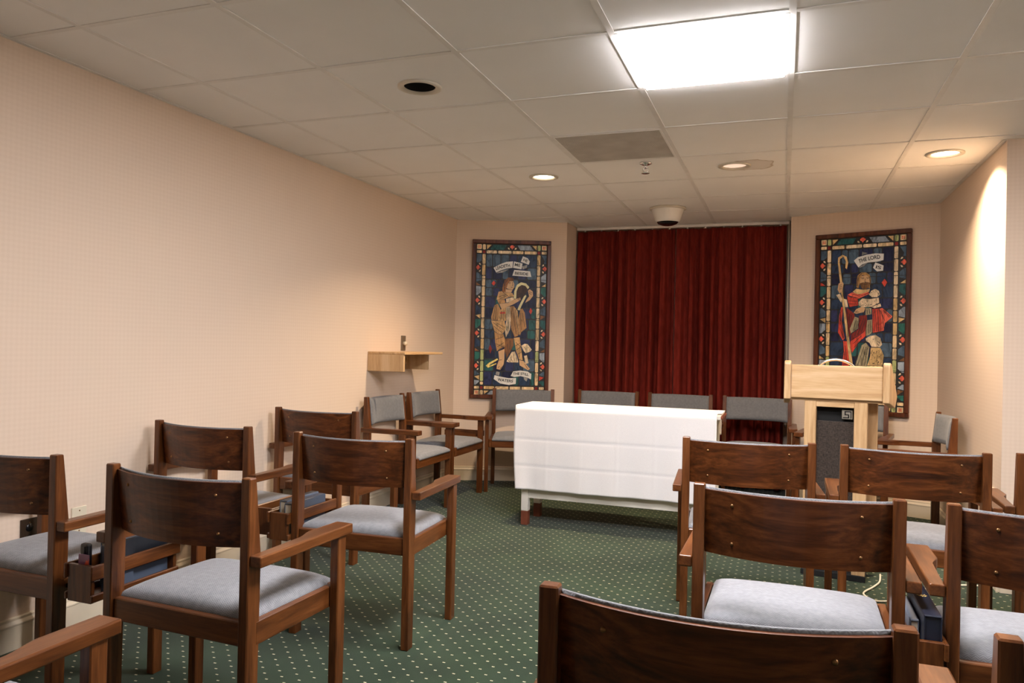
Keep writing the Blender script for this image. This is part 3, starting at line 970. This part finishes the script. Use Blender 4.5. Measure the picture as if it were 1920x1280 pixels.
gn = link('gooseneck', tube_mesh('gooseneck', arc, 0.0075, 10), 'chrome', le, gn_loc)
gn['label'] = 'bent chrome gooseneck on top of the lectern'
link('mount', lathe_mesh('mount', [(0.0, -0.012), (0.02, -0.012), (0.02, -0.03), (0.0, -0.03)], 16), 'chrome', gn, (-0.105, 0, 0.0))
link('mount', lathe_mesh('mount', [(0.0, 0.004), (0.013, 0.0), (0.015, -0.05), (0.0, -0.05)], 16), 'black_plastic', gn, (0.112, 0, 0.0))
cb = tag(link('power_cable', tube_mesh('power_cable', smooth_path([(0.52, 4.60, 0.006), (0.50, 4.45, 0.006), (0.46, 4.34, 0.006), (0.40, 4.20, 0.006), (0.45, 4.10, 0.006), (0.58, 4.18, 0.006), (0.666, 4.288, 0.006), (0.693, 4.371, 0.006), (0.76, 4.49, 0.006), (0.92, 4.575, 0.006), (1.035, 4.60, 0.006)], 10), 0.005, 6), 'cable_white'), 'pale cable looping on the carpet right of the lectern', 'cable')

# ------------------------------------------------------------------ wall shelf and plates
sh = tag(empty('wall_shelf', (XL, 4.70, 1.0)), 'small pale wooden shelf with a box front on the left wall', 'shelf')
link('shelf_board', box_mesh('shelf_board', 0.0, 0.30, 0.0, 0.62, 0.140, 0.158, 0.003), 'pine_y', sh)
link('end_board', box_mesh('end_board', 0.0, 0.29, 0.0, 0.022, 0.020, 0.140, 0.002), 'pine_z', sh)
link('end_board', box_mesh('end_board', 0.0, 0.20, 0.56, 0.582, 0.020, 0.140, 0.002), 'pine_z', sh)
link('back_rail', box_mesh('back_rail', 0.0, 0.02, 0.022, 0.56, 0.060, 0.140), 'pine_y', sh)

def wall_plate(name, loc, label, mat, cat='wall plate'):
    r = tag(empty(name, loc), label, cat)
    link('plate', box_mesh('plate', 0, 0.006, 0, 0.072, 0, 0.116, 0.002), mat, r)
    for z in (0.016, 0.10):
        link('screw', lathe_mesh('screw', [(0.0, 0.0015), (0.003, 0.001), (0.003, -0.001)], 8), 'screw_metal', r, (0.0065, 0.036, z), (0, PI / 2, 0))
    return r
d_ = wall_plate('dimmer_switch', (XL, 5.190, 1.164), 'brown dimmer switch with a white knob above the wall shelf', 'bronze_plate', 'switch')
link('knob', lathe_mesh('knob', [(0.0, 0.030), (0.014, 0.029), (0.016, 0.018), (0.016, 0.0), (0.0, 0.0)], 20), 'ivory_plastic', d_, (0.006, 0.036, 0.056), (0, PI / 2, 0))
o_ = wall_plate('power_outlet', (XL, 2.118, 0.382), 'dark brown power outlet low on the left wall', 'brown_plastic', 'outlet')
for z in (0.036, 0.080):
    sk = link('socket', lathe_mesh('socket', [(0.0, 0.003), (0.014, 0.003), (0.016, 0.0)], 20), 'black_plastic', o_, (0.006, 0.036, z), (0, PI / 2, 0))
wall_plate('blank_plate', (XL, 2.342, 0.385), 'ivory blank wall plate right of the brown outlet', 'ivory_plastic')
p_ = wall_plate('blank_plate', (NICHE_X, 4.74, 0.40), 'ivory wall plate near the corner of the right wall', 'ivory_plastic')
p_.rotation_euler = (0, 0, PI)

# ------------------------------------------------------------------ stained glass panels
# outlines in millimetres on the panel, from its upper left corner (710 wide, 1430 high)
HARPIST_ART=[
 ('tan2',[(208,589),(240,575),(264,627),(243,723),(185,724),(181,692)]),
 ('tan3',[(462,613),(484,651),(503,787),(455,826),(445,859),(426,729),(443,619)]),
 ('brn',[(312,888),(387,885),(388,949),(330,1067),(304,988)]),
 ('tan',[(248,633),(312,607),(318,723),(305,730),(243,725)]),
 ('crm',[(315,607),(348,597),(359,723),(352,807),(318,878),(307,794),(320,723)]),
 ('tan3',[(350,597),(380,591),(403,723),(435,839),(429,859),(396,872),(363,794)]),
 ('tan',[(382,591),(420,639),(429,729),(445,855),(436,846),(405,723)]),
 ('tan',[(182,728),(302,730),(316,794),(291,843),(252,847),(213,820)]),
 ('tan2',[(213,825),(252,850),(293,846),(312,898),(312,956),(240,1002),(222,923)]),
 ('skn',[(253,1004),(307,981),(308,1072),(303,1120),(274,1170),(240,1163),(242,1133),(261,1075)]),
 ('tan',[(389,879),(442,872),(454,949),(474,1079),(441,1074),(414,1001)]),
 ('skn',[(442,1079),(480,1086),(542,1156),(524,1169),(448,1126)]),
 ('crm',[(458,949),(489,930),(516,933),(554,982),(538,1001),(498,1016),(477,988)]),
 ('crm',[(328,1093),(373,1008),(401,1001),(428,1066),(435,1100),(349,1101)]),
 ('crm',[(485,1040),(511,1033),(527,1105),(501,1112)]),
 ('gold',[(142,1136),(169,1109),(244,1067),(252,1079),(184,1122),(168,1139),(234,1109),(239,1119),(162,1154)]),
 ('red',[(258,649),(306,646),(308,662),(261,665)]),
 ('tan',[(243,466),(283,459),(310,473),(368,475),(383,504),(336,512),(297,531),(225,538)]),
 ('tan2',[(231,539),(298,534),(311,563),(250,577)]),
 ('crm',[(312,529),(375,511),(387,536),(350,557),(315,562)]),
 ('hair',[(273,467),(280,408),(294,363),(326,337),(365,335),(382,356),(372,367),(341,369),(324,394),(312,427),(303,467)]),
 ('skn',[(341,370),(372,367),(384,394),(381,427),(367,447),(336,441),(313,432),(326,393)]),
 ('skn',[(307,441),(367,449),(356,473),(312,471),(305,465)]),
 ('dbrn',[(404,510),(408,458),(423,421),(452,402),(483,408),(508,438),(481,490),(435,542)]),
 ('crm2',[(382,526),(384,458),(407,400),(444,376),(490,385),(520,418),(507,437),(484,407),(451,400),(421,419),(405,458),(403,526)]),
 ('crm2',[(416,626),(430,587),(473,503),(487,488),(495,499),(450,595),(437,630)]),
 ('skn',[(508,451),(524,436),(552,457),(555,496),(527,535),(486,560),(496,535),(520,502)]),
 ('skn',[(252,577),(337,563),(376,536),(441,515),(445,535),(380,576),(312,608),(273,622)]),
 ('wht',[(193,251),(258,215),(309,195),(368,189),(364,247),(304,256),(259,273),(218,294)]),
 ('wht',[(377,189),(454,206),(445,259),(369,247)]),
 ('wht',[(456,141),(499,157),(519,186),(510,216),(438,191)]),
 ('gry',[(452,232),(499,214),(492,244),(457,259)]),
 ('gry',[(221,300),(266,276),(330,261),(279,292)]),
 ('wht',[(380,266),(524,275),(536,326),(364,318)]),
 ('wht',[(368,1224),(390,1182),(455,1173),(521,1180),(555,1203),(553,1251),(523,1237),(457,1223),(404,1232)]),
 ('gry',[(486,1231),(523,1242),(513,1271),(490,1255)]),
 ('wht',[(216,1254),(223,1219),(287,1233),(352,1244),(418,1241),(416,1294),(354,1305),(275,1293)]),
 ('gry',[(231,1214),(240,1185),(268,1191),(264,1222)]),
 ('red',[(178,393),(198,367),(216,389),(198,413)]),
 ('red',[(521,638),(536,605),(553,633),(538,664)]),
 ('dred',[(163,981),(177,945),(196,981),(180,1026)]),
]
HARPIST_ART_TEXT=[
 ('LEADETH',(275,237),152,39,-14),
 ('ME',(409,221),58,37,8),
 ('HE',(480,178),46,33,22),
 ('BESIDE',(447,298),141,35,4),
 ('THE STILL',(460,1201),164,32,2),
 ('WATERS',(320,1265),163,36,6),
]
SHEPHERD_ART=[
 ('red',[(207,585),(191,657),(185,790),(223,851),(236,837),(210,699),(220,591)]),
 ('dred',[(248,591),(304,639),(310,666),(278,758),(282,797),(261,860),(239,699)]),
 ('olv',[(310,663),(338,675),(336,757),(282,795),(274,758)]),
 ('dred',[(341,657),(399,651),(401,692),(397,768),(368,789),(283,857),(285,803),(340,760)]),
 ('red',[(280,860),(369,794),(391,771),(392,815),(337,876),(295,950),(280,902)]),
 ('red',[(226,855),(255,860),(294,997),(272,1038),(221,1043),(232,939)]),
 ('olv',[(403,692),(438,686),(440,785),(424,803),(395,815),(395,768)]),
 ('red',[(438,604),(487,604),(503,697),(499,778),(445,790),(441,686)]),
 ('red2',[(490,604),(509,598),(582,662),(577,674),(530,715),(523,773),(502,777),(505,697)]),
 ('olv',[(365,888),(396,868),(423,903),(404,1051),(318,1055)]),
 ('crm',[(394,836),(424,815),(467,808),(500,830),(513,882),(497,900),(438,899),(421,868),(397,852)]),
 ('gold2',[(432,905),(502,906),(527,963),(520,1036),(408,1046),(428,979)]),
 ('gold2',[(290,467),(318,443),(352,451),(395,452),(418,446),(413,469),(363,487),(318,486)]),
 ('red2',[(251,490),(285,472),(340,490),(406,470),(414,487),(363,509),(338,521),(330,521)]),
 ('red',[(251,497),(330,523),(334,574),(270,587),(253,532)]),
 ('crm',[(336,550),(363,521),(418,528),(483,517),(487,557),(430,587),(365,592),(338,575)]),
 ('crm',[(411,492),(428,463),(455,449),(483,464),(492,494),(472,513),(434,513)]),
 ('crm',[(431,589),(495,563),(502,586),(453,599)]),
 ('skn',[(301,634),(320,604),(359,587),(388,598),(377,628),(321,641)]),
 ('olv',[(390,598),(432,598),(433,646),(389,652)]),
 ('hair2',[(318,432),(319,379),(326,338),(354,317),(388,318),(416,341),(425,382),(418,443),(401,434),(411,393),(398,347),(360,339),(349,356),(342,403),(335,439)]),
 ('skn2',[(355,346),(393,341),(415,365),(417,399),(399,394),(361,396),(343,402),(345,368)]),
 ('bear',[(343,403),(361,398),(399,395),(417,400),(411,434),(385,452),(356,440)]),
 ('crm',[(165,489),(195,480),(213,519),(206,551)]),
 ('crm',[(224,520),(247,527),(259,587),(237,587)]),
 ('gold2',[(174,231),(189,231),(212,394),(217,472),(250,693),(302,1038),(279,1039),(235,711),(202,459)]),
 ('gold2',[(174,228),(176,189),(210,169),(240,186),(253,234),(244,286),(232,275),(235,221),(217,186),(191,201),(188,230)]),
 ('skn',[(176,447),(183,399),(209,382),(222,400),(211,460),(193,478)]),
 ('wht',[(296,221),(324,196),(390,179),(455,173),(514,179),(512,228),(467,238),(402,241),(358,253),(331,277)]),
 ('gry',[(356,154),(396,167),(354,183)]),
 ('wht',[(454,243),(514,270),(511,310),(468,314),(438,284)]),
 ('gry',[(334,280),(361,256),(396,245),(367,271)]),
 ('red',[(502,401),(523,373),(543,402),(524,436)]),
 ('grn',[(167,1239),(567,1240),(562,1275),(168,1275)]),
 ('red',[(221,1047),(271,1043),(290,1146),(215,1157)]),
 ('olv',[(318,1059),(402,1054),(399,1187),(315,1186)]),
 ('gold2',[(409,1049),(520,1040),(512,1165),(420,1175)]),
 ('gold2',[(282,1043),(302,1042),(322,1192),(304,1193)]),
 ('skn',[(320,1191),(364,1190),(371,1218),(313,1220)]),
 ('skn',[(372,1191),(404,1189),(424,1215),(378,1221)]),
]
SHEPHERD_ART_TEXT=[
 ('THE LORD',(409,209),186,42,-10),
 ('IS',(478,283),45,33,14),
]

GLASS = {'tan': (0.52, 0.30, 0.12), 'tan2': (0.42, 0.22, 0.08), 'tan3': (0.36, 0.18, 0.065), 'brn': (0.20, 0.085, 0.03), 'dbrn': (0.05, 0.022, 0.013),
 'crm': (0.66, 0.50, 0.31), 'crm2': (0.66, 0.58, 0.30), 'skn': (0.60, 0.36, 0.18), 'skn2': (0.58, 0.35, 0.17), 'hair': (0.26, 0.095, 0.025), 'hair2': (0.34, 0.18, 0.06), 'bear': (0.17, 0.08, 0.03),
 'gold': (0.72, 0.54, 0.16), 'gold2': (0.56, 0.36, 0.15), 'red': (0.52, 0.055, 0.03), 'red2': (0.66, 0.11, 0.06), 'dred': (0.20, 0.022, 0.016), 'wht': (0.66, 0.62, 0.55), 'gry': (0.28, 0.26, 0.23),
 'olv': (0.32, 0.26, 0.15), 'blu': (0.020, 0.036, 0.070), 'nvy': (0.010, 0.012, 0.036), 'slt': (0.060, 0.092, 0.125), 'ind': (0.022, 0.026, 0.072), 'tel': (0.020, 0.085, 0.080), 'grn': (0.022, 0.115, 0.085),
 'sil': (0.26, 0.29, 0.32), 'gld': (0.64, 0.45, 0.24), 'ylg': (0.36, 0.38, 0.15)}
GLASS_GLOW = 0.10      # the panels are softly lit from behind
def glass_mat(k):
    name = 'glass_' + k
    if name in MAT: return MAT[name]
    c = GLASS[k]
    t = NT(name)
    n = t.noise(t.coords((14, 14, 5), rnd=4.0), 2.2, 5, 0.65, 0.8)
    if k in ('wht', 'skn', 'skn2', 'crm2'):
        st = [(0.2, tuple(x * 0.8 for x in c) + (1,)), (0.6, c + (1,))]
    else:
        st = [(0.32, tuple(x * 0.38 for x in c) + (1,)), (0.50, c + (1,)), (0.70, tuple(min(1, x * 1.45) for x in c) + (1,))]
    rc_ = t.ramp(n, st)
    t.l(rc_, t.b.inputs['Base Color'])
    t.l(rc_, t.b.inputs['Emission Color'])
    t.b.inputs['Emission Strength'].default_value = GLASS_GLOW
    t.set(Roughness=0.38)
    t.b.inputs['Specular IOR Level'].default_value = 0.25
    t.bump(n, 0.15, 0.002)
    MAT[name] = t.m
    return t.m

def stained_glass(x, y, ang, ztop, label, art, texts, seed):
    rnd = random.Random(seed)
    root = tag(empty('stained_glass_panel', (x, y, ztop), ang), label, 'stained glass', 'framed stained glass panels')
    W, H = 0.710, 1.430
    # local: x along the panel, -y towards the room, z up from the top edge
    fr = 0.034
    for nm, b in (('frame_rail', (0, W, -fr, 0)), ('frame_rail', (0, W, -H, -H + fr)), ('frame_stile', (0, fr, -H + fr, -fr)), ('frame_stile', (W - fr, W, -H + fr, -fr))):
        link(nm, box_mesh(nm, b[0], b[1], -0.036, 0.0, b[2], b[3], 0.004), 'frame_wood', root)
    link('lead_sheet', box_mesh('lead_sheet', fr, W - fr, -0.010, -0.002, -H + fr, -fr), 'lead', root)
    def piece(col, pts, h, edge=0.0, name='glass_piece'):
        pts = [(p[0] / 1000.0, -p[1] / 1000.0) for p in pts]
        area = sum(pts[i][0] * pts[(i + 1) % len(pts)][1] - pts[(i + 1) % len(pts)][0] * pts[i][1] for i in range(len(pts)))
        if area < 0: pts.reverse()
        bm = bmesh.new()
        top = [bm.verts.new((p[0], -0.010 - h, p[1])) for p in pts]
        bot = [bm.verts.new((p[0], -0.0095, p[1])) for p in pts]
        f = bm.faces.new(top)
        n = len(pts)
        for i in range(n):
            q = bm.faces.new((bot[i], bot[(i + 1) % n], top[(i + 1) % n], top[i])); q.material_index = 1
        if edge:
            r = bmesh.ops.inset_region(bm, faces=[f], thickness=edge, depth=0.0, use_even_offset=False)
            for q in r['faces']: q.material_index = 1
        me = bpy.data.meshes.new(name); bm.to_mesh(me); bm.free()
        me.materials.append(glass_mat(col)); me.materials.append(MAT['lead'])
        return link(name, me, None, root)
    def rect(u0, u1, v0, v1, c=3):
        return [(u0 + c, v0), (u1 - c, v0), (u1, v0 + c), (u1, v1 - c), (u1 - c, v1), (u0 + c, v1), (u0, v1 - c), (u0, v0 + c)]
    def rosette(u, v, r=21):
        piece('gld', rect(u - r, u + r, v - r, v + r), 0.002)
        for k in range(4):
            a = PI / 4 + k * PI / 2
            cu, cv = u + 9 * math.cos(a), v + 9 * math.sin(a)
            piece('red', [(cu + 5.5 * math.cos(b * PI / 3), cv + 5.5 * math.sin(b * PI / 3)) for b in range(6)], 0.003, 0.0006)
    def trefoil(u, v, d):
        """red trefoil pointing along d with a cream leaf on each side; d = (du, dv)"""
        du, dv = d; pu, pv = -dv, du
        P = lambda a, b: (u + du * a + pu * b, v + dv * a + pv * b)
        piece('red2', [P(20, 0), P(11, 6), P(7, 9), P(3, 19), P(-8, 21), P(-13, 12), P(-19, 8), P(-19, -8), P(-13, -12), P(-8, -21), P(3, -19), P(7, -9), P(11, -6)], 0.0035, 0.0010)
        for sgn in (-1, 1):
            piece('crm', [P(22, 22 * sgn), P(16, 38 * sgn), P(5, 40 * sgn), P(4, 30 * sgn), P(12, 24 * sgn)], 0.003, 0.0008)
    # corner rosettes, gold bars and border panes
    for u in (62, 648):
        for v in (62, 1376): rosette(u, v)
    for u0 in (92, 588):
        v = 128
        while v < 1300:
            ln = rnd.uniform(88, 104)
            e = min(v + ln, 1312)
            if 1312 - e < 30: e = 1312
            piece(rnd.choice(['gld', 'gld', 'crm', 'gold2', 'ylg' if v > 900 else 'gld']), rect(u0, u0 + 27, v, e - 6, 5), 0.003, 0.0012)
            v = e
        for (a, b) in ((40, 88), (1356, 1396)):
            piece(rnd.choice(['gld', 'ylg']), rect(u0, u0 + 27, a, b, 6), 0.003, 0.0012)
        for v in (95, 1320):
            piece('dred', rect(u0 + 1, u0 + 26, v, v + 26, 5), 0.0032, 0.0015)
    for v0 in (95, 1320):
        for a, b in ((128, 222), (232, 352), (362, 460), (470, 580)):
            piece(rnd.choice(['gld', 'crm', 'gld']) if v0 < 500 else rnd.choice(['gld', 'ylg', 'gold2']), rect(a, b, v0, v0 + 26, 5), 0.003, 0.0012)
        piece('gld', rect(40, 84, v0, v0 + 24, 4), 0.003, 0.0012)
        piece('gld', rect(626, 670, v0, v0 + 24, 4), 0.003, 0.0012)
    for va, vb, tr_v in ((40, 88, 62), (1356, 1396, 1376)):
        piece('tel' if va < 500 else 'sil', [(158, vb - 2), (190, va + 4), (308, va + 4), (284, vb - 2)], 0.002, 0.001)
        piece('sil' if va < 500 else 'slt', [(406, va + 4), (520, va + 4), (552, vb - 2), (432, vb - 2)], 0.002, 0.001)
        piece('gold2', [(128, va + 4), (172, va + 4), (132, vb - 4)], 0.002, 0.001)
        piece('gold2', [(540, va + 4), (580, va + 4), (578, vb - 4)], 0.002, 0.001)
        trefoil(358, tr_v, (0, 1))
    for side, (ua, ub) in enumerate(((40, 84), (626, 670))):
        uo, ui = (ua, ub) if side == 0 else (ub, ua)
        sg = 1 if side == 0 else -1
        for k, vc in enumerate((250, 546, 842, 1136)):
            trefoil(uo + sg * 17, vc, (sg, 0))
            c1, c2 = rnd.choice([('slt', 'sil'), ('sil', 'grn'), ('slt', 'tel'), ('blu', 'grn')])
            top = vc - 148 + (0 if k else 22)
            if k == 0:
                piece('slt', [(ua, 130), (ub, 130), (ub, 186), (uo + sg * 22, 204), (uo, 204)], 0.002, 0.001)
            lo = vc + 44
            nxt = (vc + 296 - 44) if k < 3 else 1310
            mid = (lo + nxt) / 2
            piece(c1, [(uo, lo + 2), (uo + sg * 12, lo + 2), (ui, lo + 30), (ui, mid - 32), (uo, mid - 6 - 14)], 0.002, 0.001)
            piece(rnd.choice(['red', 'brn', 'gold2']), [(uo, mid - 12), (ui, mid - 22), (ui, mid + 18)] if k % 2 else [(uo, mid - 14), (ui - sg * 6, mid + 12), (uo, mid + 14)], 0.002, 0.001)
            piece(c2, [(uo, mid + 20), (ui, mid + 24), (ui, nxt - 30), (uo + sg * 14, nxt - 2), (uo, nxt - 2)], 0.002, 0.001)
    # deep blue field: uneven courses of panes
    v = 128.0
    while v < 1308:
        hgt = rnd.uniform(66, 118)
        e = min(v + hgt, 1312)
        if 1312 - e < 40: e = 1312
        u = 124.0
        sk = rnd.uniform(-10, 10)
        while u < 582:
            wd = rnd.uniform(52, 105)
            f = min(u + wd, 584)
            if 584 - f < 30: f = 584
            c = rnd.choice(['blu', 'nvy', 'ind', 'slt', 'blu', 'nvy', 'ind', 'tel' if v > 500 else 'slt'])
            j = lambda: rnd.uniform(-4, 4)
            q = 9
            piece(c, [(u + 4 + q, v + 4 + j() * .3), (f - 4 - q, v + 4 + j() * .3), (f - 4, v + 4 + q), (f - 4, e - 4 - q), (f - 4 - q, e - 4), (u + 4 + q, e - 4), (u + 4, e - 4 - q), (u + 4, v + 4 + q)], 0.0012, 0.0)
            u = f
        v = e
    # saddle bars
    for v in (352, 715, 1082):
        link('saddle_bar', box_mesh('saddle_bar', fr + 0.002, W - fr - 0.002, -0.0145, -0.0115, -v / 1000 - 0.0022, -v / 1000 + 0.0022), 'lead', root)
    # figure
    for k, (c, pts) in enumerate(art):
        piece(c, pts, 0.0045 + 0.00012 * k, 0.0046)
    hgt = 0.0045 + 0.00012 * len(art)
    for tx_, (u, v), w, h, a in texts:
        cu = bpy.data.curves.new('lettering', 'FONT')
        cu.body = tx_; cu.align_x = 'CENTER'; cu.align_y = 'CENTER'; cu.extrude = 0.0; cu.offset = 0.022
        tmp = bpy.data.objects.new('tmp_text', cu); COL.objects.link(tmp)
        dg = bpy.context.evaluated_depsgraph_get()
        me = bpy.data.meshes.new_from_object(tmp.evaluated_get(dg))
        bpy.data.objects.remove(tmp, do_unlink=True); bpy.data.curves.remove(cu)
        xs = [p.co.x for p in me.vertices]; ys = [p.co.y for p in me.vertices]
        sx, sy = 0.86 * w / 1000 / (max(xs) - min(xs)), 0.74 * h / 1000 / (max(ys) - min(ys))
        cx, cy = (max(xs) + min(xs)) / 2, (max(ys) + min(ys)) / 2
        ca, sa = math.cos(math.radians(-a)), math.sin(math.radians(-a))
        for p in me.vertices:
            X, Y = (p.co.x - cx) * sx, (p.co.y - cy) * sy
            if tx_ in ('LEADETH', 'THE LORD', 'THE STILL'): Y -= (X / (w / 2000)) ** 2 * h / 1000 * 0.22
            if tx_ == 'WATERS': Y += (X / (w / 2000)) ** 2 * h / 1000 * 0.10
            p.co = (X * ca - Y * sa, 0, X * sa + Y * ca)
        me.materials.clear()
        o = link('lettering', me, 'lead', root, (u / 1000, -0.010 - hgt - 0.0012, -v / 1000))
        o['label'] = 'dark lettering ' + tx_ + ' on the scroll'
    return root
la = math.atan2(LP1[1] - LP0[1], LP1[0] - LP0[0])
ra = math.atan2(RP1[1] - RP0[1], RP1[0] - RP0[0])
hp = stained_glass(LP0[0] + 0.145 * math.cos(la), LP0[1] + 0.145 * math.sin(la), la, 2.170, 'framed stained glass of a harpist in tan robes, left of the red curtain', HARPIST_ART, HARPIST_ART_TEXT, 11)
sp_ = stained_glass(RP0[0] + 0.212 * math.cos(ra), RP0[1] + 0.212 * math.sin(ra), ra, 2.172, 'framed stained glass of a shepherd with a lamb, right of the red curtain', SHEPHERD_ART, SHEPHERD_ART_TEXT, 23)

HARPIST_LINES=[(333,392,351,388),(362,379,373,377),(329,383,351,379),(366,385,371,407),(372,408,362,410),(354,426,371,423),(216,595,198,717),(229,588,220,717),(245,512,311,491),(258,528,324,499),(283,466,336,510),(328,608,326,859),(341,608,342,820),(371,608,410,846),(397,621,432,839),(274,640,269,720),(296,633,292,723),(198,744,291,807),(205,776,278,834),(231,749,310,788),(242,963,301,923),(235,936,308,970),(249,994,308,949),(228,897,292,872),(405,951,450,923),(407,917,456,962),(415,989,460,956),(426,1028,468,1001),(460,652,487,781),(444,653,455,807),(421,523,442,529),(415,533,438,538),(515,458,546,470),(517,471,542,486),(516,962,526,968),(483,956,504,988),(361,1053,382,1092),(387,1027,401,1085),(342,1079,356,1097),(413,1053,418,1092),(291,369,302,459),(307,356,292,446),(332,343,307,382),(258,1085,284,1078),(253,1156,265,1136),(272,1165,282,1143),(493,1112,521,1157),(332,936,348,1040),(358,904,353,988)]
SHEPHERD_LINES=[(355,368,375,366),(393,367,409,366),(351,358,375,356),(390,357,411,359),(383,366,381,392),(381,393,392,395),(369,411,401,410),(327,355,324,426),(338,338,330,379),(415,352,421,434),(359,321,340,344),(257,505,330,514),(263,538,326,542),(266,562,326,566),(284,482,335,500),(357,500,406,481),(459,615,473,779),(477,610,487,778),(449,627,457,779),(517,616,562,672),(507,639,526,754),(533,627,571,667),(496,615,529,696),(197,669,230,831),(203,760,227,837),(202,627,206,699),(253,627,264,830),(271,639,269,818),(288,651,281,746),(351,674,313,817),(377,676,335,805),(391,686,363,781),(241,892,261,1028),(236,939,250,1035),(303,877,363,816),(309,907,369,840),(340,1043,383,898),(368,1048,399,899),(390,1046,409,909),(322,692,301,776),(333,698,313,782),(416,698,415,797),(427,697,428,785),(445,841,455,840),(482,854,498,871),(479,872,493,889),(398,846,411,850),(428,478,436,476),(474,476,485,494),(310,627,332,618),(315,633,343,626),(401,610,404,645),(417,604,421,642),(189,411,209,409),(187,426,210,424),(187,441,209,439),(482,1001,487,1010),(491,1020,484,1027),(505,989,511,994),(471,946,471,954),(438,944,435,953),(491,936,496,941),(481,932,473,942),(452,943,460,952),(459,1026,460,1034),(453,1024,457,1033),(500,951,498,956),(447,927,444,934),(439,996,436,1002),(496,971,493,978),(487,925,494,929),(492,1012,484,1020),(464,983,457,989),(452,1026,447,1034),(504,1022,502,1028),(476,1005,470,1013),(495,1013,488,1023),(444,958,446,967),(463,1022,464,1028),(460,939,453,945),(488,1029,483,1034),(507,977,506,982),(425,570,425,576),(360,573,355,580),(454,540,456,548),(429,568,425,574),(371,570,369,577),(473,571,479,577),(412,565,412,571),(401,540,400,548),(468,561,469,567),(363,545,367,553),(397,568,400,575),(433,567,432,574),(387,555,390,562),(389,575,391,582)]

# facial features painted on the two figures
def strokes(root, name, pts_list, h):
    bm = bmesh.new()
    for (u0, v0, u1, v1, w) in pts_list:
        d = Vector((u1 - u0, v1 - v0)); d.normalize(); n = Vector((-d.y, d.x)) * w / 2
        q = [bm.verts.new((p[0] / 1000, -0.010 - h, -p[1] / 1000)) for p in ((u0 + n.x, v0 + n.y), (u1 + n.x, v1 + n.y), (u1 - n.x, v1 - n.y), (u0 - n.x, v0 - n.y))]
        f = bm.faces.new(q); f.normal_update()
        if f.normal.y > 0: f.normal_flip()
    me = bpy.data.meshes.new(name); bm.to_mesh(me); bm.free()
    tag(link(name, me, 'lead', root), kind='stuff')
strokes(hp, 'painted_lines', [s_ + (3.6,) for s_ in HARPIST_LINES], 0.0045 + 0.00012 * len(HARPIST_ART) + 0.0004)
strokes(sp_, 'painted_lines', [s_ + (3.6,) for s_ in SHEPHERD_LINES], 0.0045 + 0.00012 * len(SHEPHERD_ART) + 0.0004)
